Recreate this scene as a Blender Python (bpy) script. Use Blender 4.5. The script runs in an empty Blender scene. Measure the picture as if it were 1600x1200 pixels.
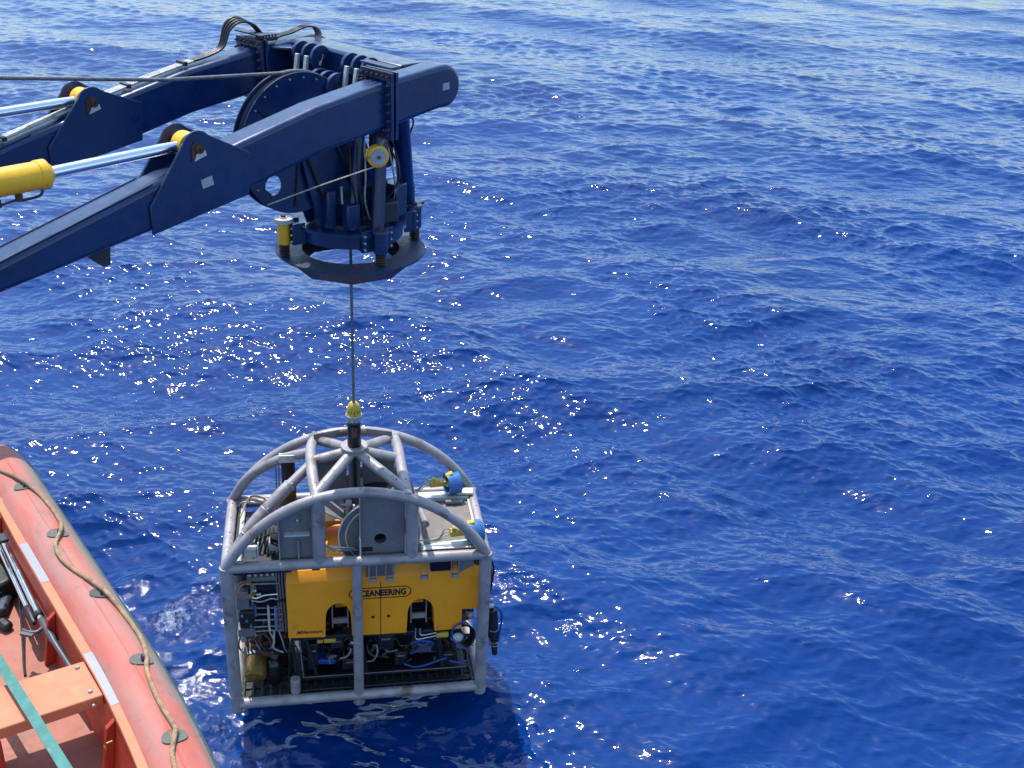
import bpy, bmesh, math, random
import numpy as np
from mathutils import Vector, Matrix

random.seed(7)
PI = math.pi
S = bpy.context.scene
COL = S.collection

# ------------------------------------------------------------------ camera, light, exposure
CAM_H = 12.9
F_PX, PITCH, ROLL = 1750.0, 0.4660, -0.0541          # focal length in pixels of a 1600 wide frame
cam_d = bpy.data.cameras.new('camera')
cam = bpy.data.objects.new('camera', cam_d)
COL.objects.link(cam)
cp, sp = math.cos(PITCH), math.sin(PITCH)
fwd = Vector((0, cp, -sp)); rgt0 = Vector((1, 0, 0)); dwn0 = Vector((0, -sp, -cp))
cr, sr = math.cos(ROLL), math.sin(ROLL)
rgt = rgt0 * cr + dwn0 * sr
dwn = dwn0 * cr - rgt0 * sr
m = Matrix((rgt, -dwn, -fwd)).transposed().to_4x4()
m.translation = Vector((0, 0, CAM_H))
cam.matrix_world = m
cam_d.sensor_width = 36
cam_d.lens = 36 * F_PX / 1600
cam_d.clip_start = 0.1
cam_d.clip_end = 60000
S.camera = cam

SUN_AZ, SUN_EL = math.radians(-31), math.radians(65)   # azimuth measured from +Y towards +X
w = bpy.data.worlds.new('World'); S.world = w; w.use_nodes = True
wn = w.node_tree.nodes; wl = w.node_tree.links
wn.clear()
sky = wn.new('ShaderNodeTexSky'); sky.sky_type = 'NISHITA'; sky.sun_disc = False
sky.sun_elevation = SUN_EL; sky.sun_rotation = SUN_AZ
sky.air_density = 1.6; sky.dust_density = 1.3; sky.ozone_density = 3.0
bg = wn.new('ShaderNodeBackground'); bg.inputs['Strength'].default_value = 0.15
wo = wn.new('ShaderNodeOutputWorld')
tint = wn.new('ShaderNodeMix'); tint.data_type = 'RGBA'; tint.blend_type = 'MULTIPLY'; tint.inputs[0].default_value = 1.0
tint.inputs[7].default_value = (0.88, 0.99, 1.06, 1)      # camera white balance of the clear sky
wl.new(sky.outputs['Color'], tint.inputs[6]); wl.new(tint.outputs[2], bg.inputs['Color']); wl.new(bg.outputs['Background'], wo.inputs['Surface'])

sun_d = bpy.data.lights.new('sun', 'SUN'); sun = bpy.data.objects.new('sun', sun_d); COL.objects.link(sun)
sun_d.energy = 3.2; sun_d.angle = math.radians(0.53); sun_d.color = (1.0, 0.955, 0.89)
sdir = Vector((math.sin(SUN_AZ) * math.cos(SUN_EL), math.cos(SUN_AZ) * math.cos(SUN_EL), math.sin(SUN_EL)))
sun.rotation_euler = sdir.to_track_quat('Z', 'Y').to_euler()
sun.location = (0, 0, 40)

S.view_settings.view_transform = 'Standard'
S.view_settings.look = 'None'
S.view_settings.exposure = 0.75
S.view_settings.gamma = 1.0
S.view_settings.use_curve_mapping = False
S.render.engine = 'CYCLES'
S.cycles.max_bounces = 8
S.cycles.use_denoising = True
S.cycles.caustics_reflective = False
S.cycles.caustics_refractive = False

# ------------------------------------------------------------------ materials
def new_mat(name):
    mt = bpy.data.materials.new(name); mt.use_nodes = True
    nt = mt.node_tree
    return mt, nt, nt.nodes['Principled BSDF']

def noise(nt, scale, detail=4, rough=0.55, coord='Object', stretch=None, dim='3D'):
    tc = nt.nodes.new('ShaderNodeTexCoord')
    n = nt.nodes.new('ShaderNodeTexNoise'); n.inputs['Scale'].default_value = scale
    n.inputs['Detail'].default_value = detail; n.inputs['Roughness'].default_value = rough
    src = tc.outputs[coord]
    if stretch:
        mp = nt.nodes.new('ShaderNodeMapping'); mp.inputs['Scale'].default_value = stretch
        nt.links.new(src, mp.inputs['Vector']); src = mp.outputs['Vector']
    nt.links.new(src, n.inputs['Vector'])
    return n

def ramp(nt, src, stops):
    r = nt.nodes.new('ShaderNodeValToRGB')
    el = r.color_ramp.elements
    while len(el) > len(stops): el.remove(el[-1])
    while len(el) < len(stops): el.new(0.5)
    for e, (p, c) in zip(el, stops):
        e.position = p; e.color = (*c, 1) if len(c) == 3 else c
    nt.links.new(src, r.inputs['Fac'])
    return r

def mixc(nt, fac, a, b, mode='MIX'):
    mx = nt.nodes.new('ShaderNodeMix'); mx.data_type = 'RGBA'; mx.blend_type = mode
    for sock, v in ((mx.inputs['Factor'], fac), (mx.inputs['A'], a), (mx.inputs['B'], b)):
        pass
    def put(sock, v):
        if hasattr(v, 'is_linked') or hasattr(v, 'links'): nt.links.new(v, sock)
        elif isinstance(v, (int, float)): sock.default_value = v
        else: sock.default_value = (*v, 1)
    put(mx.inputs[0], fac); put(mx.inputs[6], a); put(mx.inputs[7], b)
    return mx.outputs[2]

def bump(nt, bs, src, strength=0.3, dist=0.01):
    b = nt.nodes.new('ShaderNodeBump'); b.inputs['Strength'].default_value = strength
    b.inputs['Distance'].default_value = dist
    nt.links.new(src, b.inputs['Height']); nt.links.new(b.outputs['Normal'], bs.inputs['Normal'])

def surf(name, col, rough=0.5, metal=0.0, var=0.25, scale=3.0, dirt=None, dirt_amt=0.5, dirt_scale=2.0,
         bmp=0.15, spec=None, coat=0.0, stretch=None):
    """paint or metal: two-scale colour variation, worn patches of a second colour, uneven gloss, fine relief"""
    mt, nt, bs = new_mat(name)
    n1 = noise(nt, scale, 6, 0.6, stretch=stretch)
    lo = tuple(c * (1 - var) for c in col); hi = tuple(min(1, c * (1 + var)) for c in col)
    r1 = ramp(nt, n1.outputs['Fac'], [(0.32, lo), (0.68, hi)])
    out = r1.outputs['Color']
    if dirt:
        n2 = noise(nt, dirt_scale, 9, 0.68)
        t = 0.72 - 0.22 * dirt_amt
        r2 = ramp(nt, n2.outputs['Fac'], [(t - 0.06, (0, 0, 0)), (t + 0.05, (1, 1, 1))])
        out = mixc(nt, r2.outputs['Color'], out, dirt)
    nt.links.new(out, bs.inputs['Base Color'])
    n3 = noise(nt, scale * 4, 5, 0.6)
    r3 = ramp(nt, n3.outputs['Fac'], [(0.3, (max(0.03, rough - 0.1),) * 3), (0.7, (min(1, rough + 0.12),) * 3)])
    nt.links.new(r3.outputs['Color'], bs.inputs['Roughness'])
    bs.inputs['Metallic'].default_value = metal
    if coat: bs.inputs['Coat Weight'].default_value = coat; bs.inputs['Coat Roughness'].default_value = 0.3
    if spec is not None: bs.inputs['Specular IOR Level'].default_value = spec
    if bmp:
        n4 = noise(nt, 60, 4, 0.6)
        bump(nt, bs, n4.outputs['Fac'], bmp, 0.004)
    return mt

M = {}
M['blue'] = surf('blue_paint', (0.0025, 0.022, 0.090), 0.30, 0, 0.25, 1.6, (0.008, 0.026, 0.085), 0.35, 3.0, 0.10, coat=0.2)
M['bluegrey'] = surf('worn_blue_grey_paint', (0.014, 0.030, 0.080), 0.5, 0, 0.3, 3, (0.10, 0.06, 0.04), 0.35, 4)
M['darksteel'] = surf('dark_steel', (0.025, 0.03, 0.045), 0.5, 0.2, 0.4, 5, (0.06, 0.03, 0.02), 0.4, 6)
M['galv'] = surf('galvanised_steel', (0.32, 0.285, 0.29), 0.46, 0.25, 0.2, 3.5, (0.17, 0.12, 0.10), 0.5, 2.2, 0.25)
M['galvplate'] = surf('dull_grey_plate', (0.16, 0.155, 0.17), 0.6, 0.1, 0.15, 3.0, (0.13, 0.10, 0.08), 0.3, 3, 0.15)
M['alu'] = surf('pale_aluminium', (0.62, 0.61, 0.58), 0.45, 0.3, 0.12, 4, (0.35, 0.31, 0.27), 0.4, 4)
M['steel'] = surf('bright_steel', (0.6, 0.6, 0.6), 0.28, 0.9, 0.1, 6, None, bmp=0.05)
M['chrome'] = surf('chromed_rod', (0.80, 0.81, 0.83), 0.16, 1.0, 0.03, 3, None, bmp=0)
M['yellow'] = surf('float_yellow', (0.93, 0.325, 0.004), 0.5, 0, 0.06, 2.0, (0.62, 0.23, 0.02), 0.25, 3, 0.12)
M['yellowhi'] = surf('bright_yellow_paint', (0.84, 0.44, 0.012), 0.42, 0, 0.12, 5, (0.35, 0.22, 0.04), 0.45, 6)
M['yellowpl'] = surf('yellow_plastic', (0.55, 0.38, 0.03), 0.5, 0, 0.15, 7, (0.2, 0.19, 0.08), 0.5, 14)
M['tanfloat'] = surf('sun_bleached_float', (0.50, 0.25, 0.06), 0.6, 0, 0.12, 3, (0.35, 0.18, 0.06), 0.5, 4)
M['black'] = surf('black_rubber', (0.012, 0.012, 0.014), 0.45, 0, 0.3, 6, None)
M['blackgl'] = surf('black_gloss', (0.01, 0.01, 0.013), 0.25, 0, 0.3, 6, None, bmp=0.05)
M['rust'] = surf('rust', (0.10, 0.038, 0.022), 0.8, 0, 0.5, 14, (0.05, 0.025, 0.02), 0.7, 9, 0.5)
M['springsteel'] = surf('rusty_spring_steel', (0.035, 0.022, 0.022), 0.6, 0.2, 0.5, 14, (0.09, 0.035, 0.02), 0.6, 12)
M['brass'] = surf('dull_brass', (0.20, 0.105, 0.02), 0.42, 0.45, 0.3, 5, (0.12, 0.07, 0.03), 0.6, 7)
M['bluebit'] = surf('bright_blue_plastic', (0.025, 0.13, 0.36), 0.45, 0, 0.15, 6, (0.03, 0.12, 0.3), 0.5, 8)
M['bluehose'] = surf('blue_hose', (0.008, 0.055, 0.30), 0.4, 0, 0.15, 6, None)
M['white'] = surf('white_plastic', (0.50, 0.50, 0.48), 0.45, 0, 0.08, 6, (0.4, 0.36, 0.3), 0.4, 8)
M['label'] = surf('grey_label', (0.36, 0.38, 0.42), 0.5, 0, 0.2, 20, (0.2, 0.2, 0.22), 0.6, 30)
M['deck'] = surf('brown_grey_mesh_deck', (0.19, 0.165, 0.145), 0.75, 0, 0.2, 5, (0.11, 0.09, 0.08), 0.4, 3, 0.4)
M['tan'] = surf('tan_hose', (0.34, 0.20, 0.09), 0.6, 0, 0.2, 6, None)
M['hose'] = surf('pale_grey_hose', (0.42, 0.41, 0.37), 0.5, 0, 0.2, 8, (0.14, 0.13, 0.12), 0.5, 12)
M['ink'] = surf('black_ink', (0.012, 0.012, 0.012), 0.5, 0, 0.2, 8, None, bmp=0)
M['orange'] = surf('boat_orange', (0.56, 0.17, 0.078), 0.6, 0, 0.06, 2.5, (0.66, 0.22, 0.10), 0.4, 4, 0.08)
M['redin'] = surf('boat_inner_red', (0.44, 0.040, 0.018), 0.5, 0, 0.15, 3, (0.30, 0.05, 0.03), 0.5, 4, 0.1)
M['floor'] = surf('scuffed_floor', (0.36, 0.115, 0.07), 0.6, 0, 0.15, 3, (0.20, 0.10, 0.07), 0.55, 3.2, 0.2)
M['tape'] = surf('silver_reflective_tape', (0.27, 0.28, 0.34), 0.45, 0.1, 0.06, 8, None, bmp=0.05)
M['strap'] = surf('green_webbing', (0.055, 0.19, 0.165), 0.75, 0, 0.2, 10, (0.12, 0.24, 0.22), 0.5, 18, 0.4)
M['greyrub'] = surf('grey_green_rubber', (0.11, 0.12, 0.10), 0.7, 0, 0.25, 6, (0.08, 0.08, 0.07), 0.5, 6, 0.3)
M['polehandle'] = surf('grey_handle', (0.07, 0.07, 0.085), 0.4, 0, 0.2, 8, None)
M['gratefloor'] = surf('weedy_grating', (0.035, 0.042, 0.040), 0.8, 0, 0.5, 9, (0.08, 0.075, 0.065), 0.5, 9, 0.5)

# laid rope and wire: fine diagonal strands by a wave bump
def strand(name, col, rough=0.6, metal=0.0, scale=22):
    mt, nt, bs = new_mat(name)
    n = noise(nt, 18, 5)
    r = ramp(nt, n.outputs['Fac'], [(0.3, tuple(c * 0.6 for c in col)), (0.7, tuple(min(1, c * 1.25) for c in col))])
    nt.links.new(r.outputs['Color'], bs.inputs['Base Color'])
    bs.inputs['Roughness'].default_value = rough; bs.inputs['Metallic'].default_value = metal
    tc = nt.nodes.new('ShaderNodeTexCoord'); wv = nt.nodes.new('ShaderNodeTexWave')
    wv.bands_direction = 'DIAGONAL'; wv.inputs['Scale'].default_value = scale
    nt.links.new(tc.outputs['Object'], wv.inputs['Vector'])
    bump(nt, bs, wv.outputs['Fac'], 0.6, 0.006)
    return mt
M['wire'] = strand('steel_wire_rope', (0.16, 0.16, 0.17), 0.5, 0.4, 30)
M['rope'] = strand('weathered_tan_rope', (0.36, 0.23, 0.13), 0.85, 0, 30)
M['palerope'] = strand('pale_thin_rope', (0.55, 0.50, 0.40), 0.8, 0, 40)

# sun-faded inflatable tube: pink-red hypalon, grey-green scum on the outboard side, soft smudges
def tube_mat():
    mt, nt, bs = new_mat('faded_red_tube')
    tc = nt.nodes.new('ShaderNodeTexCoord'); sx = nt.nodes.new('ShaderNodeSeparateXYZ')
    nt.links.new(tc.outputs['Object'], sx.inputs['Vector'])
    n1 = noise(nt, 1.6, 6, 0.6, stretch=(0.5, 2, 2))
    base = ramp(nt, n1.outputs['Fac'], [(0.3, (0.42, 0.085, 0.058)), (0.5, (0.46, 0.13, 0.10)), (0.72, (0.42, 0.19, 0.15))])
    # worn streaks that run along the tube
    n2 = noise(nt, 3.0, 8, 0.65, stretch=(0.35, 3, 3))
    r2 = ramp(nt, n2.outputs['Fac'], [(0.47, (0, 0, 0)), (0.66, (0.75, 0.75, 0.75))])
    c = mixc(nt, r2.outputs['Color'], base.outputs['Color'], (0.33, 0.20, 0.17))
    # scum towards the outboard seam: object Y (distance outboard) plus noise
    ad = nt.nodes.new('ShaderNodeMath'); ad.operation = 'MULTIPLY_ADD'
    n3 = noise(nt, 2.2, 8, 0.7, stretch=(0.8, 2, 2))
    nt.links.new(n3.outputs['Fac'], ad.inputs[0]); ad.inputs[1].default_value = 0.16
    nt.links.new(sx.outputs['Y'], ad.inputs[2])
    r3 = ramp(nt, ad.outputs[0], [(0.0, (0, 0, 0)), (0.385, (0, 0, 0)), (0.455, (0.9, 0.9, 0.9)), (1, (1, 1, 1))])
    c = mixc(nt, r3.outputs['Color'], c, (0.24, 0.22, 0.18))
    n5 = noise(nt, 5.5, 6, 0.7)
    r5 = ramp(nt, n5.outputs['Fac'], [(0.55, (0, 0, 0)), (0.72, (0.6, 0.6, 0.6))])
    c = mixc(nt, r5.outputs['Color'], c, (0.16, 0.12, 0.11))
    nt.links.new(c, bs.inputs['Base Color'])
    bs.inputs['Roughness'].default_value = 0.75
    n4 = noise(nt, 2.5, 5, 0.5, stretch=(0.6, 2.2, 2.2))
    bump(nt, bs, n4.outputs['Fac'], 0.35, 0.03)
    return mt
M['tube'] = tube_mat()

# ------------------------------------------------------------------ mesh helpers
class MB:
    """collects solid shapes; build() links them as one mesh object"""
    def __init__(s): s.v = []; s.f = []
    def add(s, vs, fs):
        b = len(s.v); s.v += [tuple(v) for v in vs]; s.f += [tuple(b + i for i in f) for f in fs]; return s
    def box(s, c, d, R=None):
        c = Vector(c); h = Vector(d) / 2
        P = [Vector((x * h.x, y * h.y, z * h.z)) for x in (-1, 1) for y in (-1, 1) for z in (-1, 1)]
        if R is not None: P = [R @ p for p in P]
        P = [p + c for p in P]
        return s.add(P, [(0, 1, 3, 2), (4, 6, 7, 5), (0, 4, 5, 1), (2, 3, 7, 6), (0, 2, 6, 4), (1, 5, 7, 3)])
    def bar(s, a, b, wd, ht, up=(0, 0, 1)):
        a = Vector(a); b = Vector(b); d = b - a; L = d.length; x = d.normalized()
        y = Vector(up).cross(x)
        if y.length < 1e-4: y = Vector((0, 1, 0)).cross(x)
        y.normalize(); z = x.cross(y)
        R = Matrix((x, y, z)).transposed()
        return s.box((a + b) / 2, (L, wd, ht), R)
    def tube(s, pts, r, n=12, cap=True):
        pts = [Vector(p) for p in pts]; N = len(pts)
        rs = r if isinstance(r, (list, tuple)) else [r] * N
        T = []
        for i in range(N):
            a = pts[max(i - 1, 0)]; b = pts[min(i + 1, N - 1)]; T.append((b - a).normalized())
        up = Vector((0, 0, 1)) if abs(T[0].z) < 0.9 else Vector((1, 0, 0))
        x = up.cross(T[0]).normalized(); vs = []
        for i in range(N):
            x = (x - T[i] * x.dot(T[i])).normalized(); y = T[i].cross(x)
            for k in range(n):
                a = 2 * PI * k / n; vs.append(pts[i] + (x * math.cos(a) + y * math.sin(a)) * rs[i])
        fs = [(i * n + k, i * n + (k + 1) % n, (i + 1) * n + (k + 1) % n, (i + 1) * n + k) for i in range(N - 1) for k in range(n)]
        if cap: fs += [tuple(reversed(range(n))), tuple((N - 1) * n + k for k in range(n))]
        return s.add(vs, fs)
    def cyl(s, a, b, r, n=16, r2=None): return s.tube([a, b], [r, r if r2 is None else r2], n)
    def torus(s, c, axis, R, r, n=28, k=8, a0=0, a1=2 * PI):
        axis = Vector(axis).normalized()
        x = axis.orthogonal().normalized(); y = axis.cross(x); c = Vector(c)
        full = abs(a1 - a0 - 2 * PI) < 1e-6; vs = []; N = n if full else n + 1
        for i in range(N):
            a = a0 + (a1 - a0) * i / n; d = x * math.cos(a) + y * math.sin(a)
            for j in range(k):
                q = 2 * PI * j / k; vs.append(c + d * (R + r * math.cos(q)) + axis * r * math.sin(q))
        fs = [(i * k + j, ((i + 1) % N) * k + j, ((i + 1) % N) * k + (j + 1) % k, i * k + (j + 1) % k)
              for i in range(N if full else N - 1) for j in range(k)]
        return s.add(vs, fs)
    def lathe(s, c, axis, prof, n=28):
        """prof: (radius, height along axis) points, closed if first == last"""
        axis = Vector(axis).normalized(); x = axis.orthogonal().normalized(); y = axis.cross(x); c = Vector(c)
        closed = prof[0] == prof[-1]
        P = prof[:-1] if closed else prof; K = len(P); vs = []
        for i in range(n):
            a = 2 * PI * i / n; d = x * math.cos(a) + y * math.sin(a)
            for r, h in P: vs.append(c + d * r + axis * h)
        fs = []
        for i in range(n):
            for j in range(K if closed else K - 1):
                fs.append((i * K + j, ((i + 1) % n) * K + j, ((i + 1) % n) * K + (j + 1) % K, i * K + (j + 1) % K))
        return s.add(vs, fs)
    def prism(s, poly, ax, t0, t1):
        """polygon in the two axes other than ax, extruded along ax"""
        def P(p, t):
            return {0: (t, p[0], p[1]), 1: (p[0], t, p[1]), 2: (p[0], p[1], t)}[ax]
        n = len(poly); vs = [P(p, t0) for p in poly] + [P(p, t1) for p in poly]
        fs = [tuple(range(n)), tuple(reversed(range(n, 2 * n)))] + [(i, i + n, (i + 1) % n + n, (i + 1) % n) for i in range(n)]
        return s.add(vs, fs)
    def loft(s, rings):
        n = len(rings[0]); vs = [p for r in rings for p in r]
        fs = [(k * n + i, (k + 1) * n + i, (k + 1) * n + (i + 1) % n, k * n + (i + 1) % n) for k in range(len(rings) - 1) for i in range(n)]
        fs += [tuple(range(n)), tuple(reversed(range((len(rings) - 1) * n, len(rings) * n)))]
        return s.add(vs, fs)
    def ball(s, c, r, n=10, sq=(1, 1, 1)):
        c = Vector(c); vs = []
        for i in range(1, n):
            t = PI * i / n
            for k in range(n + 2):
                p = 2 * PI * k / (n + 2)
                vs.append(c + Vector((r * sq[0] * math.sin(t) * math.cos(p), r * sq[1] * math.sin(t) * math.sin(p), r * sq[2] * math.cos(t))))
        K = n + 2
        vs += [c + Vector((0, 0, r * sq[2])), c - Vector((0, 0, r * sq[2]))]
        fs = [(i * K + k, (i + 1) * K + k, (i + 1) * K + (k + 1) % K, i * K + (k + 1) % K) for i in range(n - 2) for k in range(K)]
        T = (n - 1) * K
        fs += [(T, k, (k + 1) % K) for k in range(K)] + [(T + 1, (n - 2) * K + (k + 1) % K, (n - 2) * K + k) for k in range(K)]
        return s.add(vs, fs)
    def mesh(s, name, mat, smooth=True, ang=38):
        me = bpy.data.meshes.new(name)
        me.from_pydata([tuple(v) for v in s.v], [], s.f)
        bm = bmesh.new(); bm.from_mesh(me); bmesh.ops.recalc_face_normals(bm, faces=bm.faces); bm.to_mesh(me); bm.free()
        me.materials.append(mat)
        if smooth:
            me.shade_smooth(); me.set_sharp_from_angle(angle=math.radians(ang))
        return me
    def build(s, name, mat, parent=None, bevel=0, label=None, ang=38, seg=2):
        me = s.mesh(name, M[mat] if isinstance(mat, str) else mat, ang=ang)
        o = bpy.data.objects.new(name, me); COL.objects.link(o)
        if parent is not None: o.parent = parent
        if bevel:
            b = o.modifiers.new('bevel', 'BEVEL'); b.width = bevel; b.segments = seg; b.limit_method = 'ANGLE'
            b.angle_limit = math.radians(40); b.harden_normals = False
        if label: o['label'] = label
        return o

def thing(name, label, cat, loc=(0, 0, 0), rz=0, group=None):
    o = bpy.data.objects.new(name, None); COL.objects.link(o)
    o.location = loc; o.rotation_euler = (0, 0, rz); o.empty_display_size = 0.3
    o['label'] = label; o['category'] = cat
    if group: o['group'] = group
    return o
def tag(o, label, cat, group=None, loc=None, rz=0):
    o['label'] = label; o['category'] = cat
    if group: o['group'] = group
    if loc is not None: o.location = loc; o.rotation_euler = (0, 0, rz)
    return o
def share(src, parent, offset=(0, 0, 0), name=None):
    c = src.copy(); COL.objects.link(c); c.parent = parent; c.location = Vector(src.location) + Vector(offset)
    return c
def spline(P, n=8):
    P = [Vector(p) for p in P]; out = []
    Q = [P[0] * 2 - P[1]] + P + [P[-1] * 2 - P[-2]]
    for i in range(1, len(Q) - 2):
        for k in range(n):
            t = k / n; a, b, c, d = Q[i - 1], Q[i], Q[i + 1], Q[i + 2]
            out.append(0.5 * ((2 * b) + (c - a) * t + (2 * a - 5 * b + 4 * c - d) * t * t + (3 * b - a - 3 * c + d) * t ** 3))
    out.append(P[-1]); return out

# ------------------------------------------------------------------ the sea (one sheet to the horizon)
def make_sea():
    H = CAM_H
    radii = [0.0, 3.0]
    r = 5.2
    while r < 150:
        radii.append(r)
        r += max(0.026, 0.42 * r * r / (F_PX * 0.64 * H) * 1.25)
    while r < 24000:
        radii.append(r); r *= 1.13
    radii = np.array(radii)
    a_in = np.radians(33)
    dense = np.linspace(-a_in, a_in, 960)
    out = np.linspace(a_in, 2 * np.pi - a_in, 74)[1:-1]
    ang = np.concatenate([dense, out]); NA = len(ang); NR = len(radii)
    dr = np.gradient(radii)
    A, Rr = np.meshgrid(ang, radii)
    X = (Rr * np.sin(A)).astype(np.float32); Y = (Rr * np.cos(A)).astype(np.float32)
    sp_ang = np.where(np.arange(NA) < 960, 2 * a_in / 959, 0.1)
    cell = np.maximum(np.broadcast_to(dr[:, None], A.shape), Rr * sp_ang[None, :]).astype(np.float32)
    rng = np.random.default_rng(11)
    Z = np.zeros_like(X); DX = np.zeros_like(X); DY = np.zeros_like(X)
    # slowly varying gustiness so that ripples come in patches
    gust = np.zeros_like(X)
    for k in range(9):
        th = rng.uniform(0, 2 * np.pi); lam = rng.uniform(6, 22); q = 2 * np.pi / lam
        gust += np.sin(q * (X * np.cos(th) + Y * np.sin(th)) + rng.uniform(0, 6.28))
    gust = 1 + 0.28 * gust / 2.1
    gust = np.clip(gust, 0.35, 1.7)
    calm = 1 - 0.60 * np.clip((Rr - 24) / 50, 0, 1)        # waves flattened with distance, added to make the far sea reflect paler
    lams = np.geomspace(19, 0.17, 104)
    for i, lam in enumerate(lams):
        lam *= rng.uniform(0.94, 1.06)
        spread = np.radians(22 if lam > 5 else 30 if lam > 1.2 else 26)
        th = np.radians(-98) + rng.normal(0, spread)      # travelling towards the ship, a little to the left
        if 0.5 < lam < 6: th = np.radians(-96) + (1 if i % 2 else -1) * np.radians(30) + rng.normal(0, np.radians(15))
        k = 2 * np.pi / lam
        st = 0.025 if lam > 5 else (0.043 if lam > 1.2 else 0.040)
        if lam < 0.35: st = 0.046
        a = st / k * rng.uniform(0.7, 1.3)
        fade = np.clip((lam / cell - 2.2) / 1.6, 0, 1)
        fade *= (Rr < 170) if lam < 19 else 1.0
        amp = a * fade * (gust if lam < 1.6 else 1.0) * (calm if 1.3 < lam < 8 else 1.0)
        ph = k * (X * np.float32(np.cos(th)) + Y * np.float32(np.sin(th))) + np.float32(rng.uniform(0, 6.28))
        c = np.cos(ph); s_ = np.sin(ph)
        Z += amp * c
        q = 0.9
        DX -= q * amp * s_ * np.float32(np.cos(th)); DY -= q * amp * s_ * np.float32(np.sin(th))
    # water disturbed around the cage and by the ship's side: short confused chop
    spots = [(-6.0, 15.6, 0.75, 0.8, 1.0), (-5.3, 15.0, 0.6, 0.8, 0.9), (-6.5, 16.2, 0.6, 0.4, 0.8), (-5.2, 16.3, 0.5, 0.6, 0.6), (0.70, 15.8, 0.50, 0.22, 1.0), (0.2, 16.9, 0.6, 0.3, 0.4), (1.3, 14.8, 0.35, 0.2, 0.5),
             (-4.4, 13.4, 0.7, 0.5, 0.8), (-4.0, 12.6, 0.9, 0.5, 0.85), (-3.0, 12.1, 0.7, 0.4, 0.5), (-2.0, 13.55, 1.3, 0.16, 0.7), (-4.9, 14.0, 0.5, 0.6, 0.6), (-1.0, 17.6, 0.9, 0.4, 0.35)]
    chop = np.zeros_like(X)
    for x, y, sx, sy, st in spots:
        chop = np.maximum(chop, st * np.exp(-((X - x) / sx) ** 2 - ((Y - y) / sy) ** 2))
    brk = np.zeros_like(X)
    for i in range(14):
        lam = rng.uniform(0.7, 2.2); th = rng.uniform(0, 2 * np.pi); k = 2 * np.pi / lam
        brk += np.cos(k * (X * np.cos(th) + Y * np.sin(th)) + rng.uniform(0, 6.28))
    chop *= np.clip(0.62 + brk * 0.21, 0, 1.1)
    near = chop > 0.01
    xn, yn, cn = X[near], Y[near], chop[near]
    dz = np.zeros_like(xn)
    for i in range(46):
        lam = rng.uniform(0.12, 0.42) ; th = rng.uniform(0, 2 * np.pi); k = 2 * np.pi / lam
        dz += (0.11 / k) * np.cos(k * (xn * np.cos(th) + yn * np.sin(th)) + rng.uniform(0, 6.28))
    Z[near] += cn * dz
    P = np.stack([X + DX, Y + DY, Z], -1).reshape(-1, 3).astype(np.float32)
    me = bpy.data.meshes.new('sea')
    i0 = np.arange(NR - 1)[:, None] * NA; j = np.arange(NA)[None, :]; j1 = (j + 1) % NA
    Q = np.stack([i0 + j, i0 + NA + j, i0 + NA + j1, i0 + j1], -1).reshape(-1, 4).astype(np.int32)
    me.vertices.add(len(P)); me.vertices.foreach_set('co', P.ravel())
    me.loops.add(Q.size); me.loops.foreach_set('vertex_index', Q.ravel())
    me.polygons.add(len(Q)); me.polygons.foreach_set('loop_start', np.arange(0, Q.size, 4, dtype=np.int32))
    me.polygons.foreach_set('use_smooth', np.ones(len(Q), bool))
    at = me.attributes.new('chop', 'FLOAT', 'POINT'); at.data.foreach_set('value', chop.ravel().astype(np.float32))
    me.update(calc_edges=True); me.flip_normals()
    # ensure normals point up
    if me.polygons[NA * 40 + 5].normal.z < 0: me.flip_normals()
    print('sea quads', len(Q), 'dense rows', int((radii < 150).sum()))
    # material
    mt, nt, bs = new_mat('deep_blue_sea')
    L = nt.links
    tc = nt.nodes.new('ShaderNodeTexCoord')
    n0 = noise(nt, 0.09, 3, 0.5)
    rc = ramp(nt, n0.outputs['Fac'], [(0.35, (0.0008, 0.023, 0.125)), (0.65, (0.0013, 0.031, 0.155))])
    atn = nt.nodes.new('ShaderNodeAttribute'); atn.attribute_name = 'chop'
    nf = noise(nt, 9, 6, 0.7)
    mul = nt.nodes.new('ShaderNodeMath'); mul.operation = 'MULTIPLY'
    L.new(atn.outputs['Fac'], mul.inputs[0]); L.new(nf.outputs['Fac'], mul.inputs[1])
    rf = ramp(nt, mul.outputs[0], [(0.40, (0, 0, 0)), (0.62, (0.6, 0.6, 0.6))])
    c = mixc(nt, rf.outputs['Color'], rc.outputs['Color'], (0.55, 0.62, 0.72))
    L.new(c, bs.inputs['Base Color'])
    bs.inputs['IOR'].default_value = 1.35
    bs.inputs['Roughness'].default_value = 0.06
    # ripples below the mesh's resolution, stretched across the wind
    cd = nt.nodes.new('ShaderNodeCameraData')
    ra = noise(nt, 5.5, 1.5, 0.5, stretch=(0.4, 1.5, 1))
    ra.inputs['Distortion'].default_value = 0.6
    rb = noise(nt, 1.7, 2.5, 0.5, stretch=(0.5, 1.2, 1))
    rb.inputs['Distortion'].default_value = 0.4
    b1 = nt.nodes.new('ShaderNodeBump'); b1.inputs['Strength'].default_value = 0.5; b1.inputs['Distance'].default_value = 0.02
    b2 = nt.nodes.new('ShaderNodeBump'); b2.inputs['Strength'].default_value = 0.8; b2.inputs['Distance'].default_value = 0.11
    b3 = nt.nodes.new('ShaderNodeBump'); b3.inputs['Distance'].default_value = 0.05
    rcx = noise(nt, 16, 4, 0.6)
    L.new(ra.outputs['Fac'], b1.inputs['Height']); L.new(rb.outputs['Fac'], b2.inputs['Height']); L.new(rcx.outputs['Fac'], b3.inputs['Height'])
    L.new(atn.outputs['Fac'], b3.inputs['Strength'])
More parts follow.
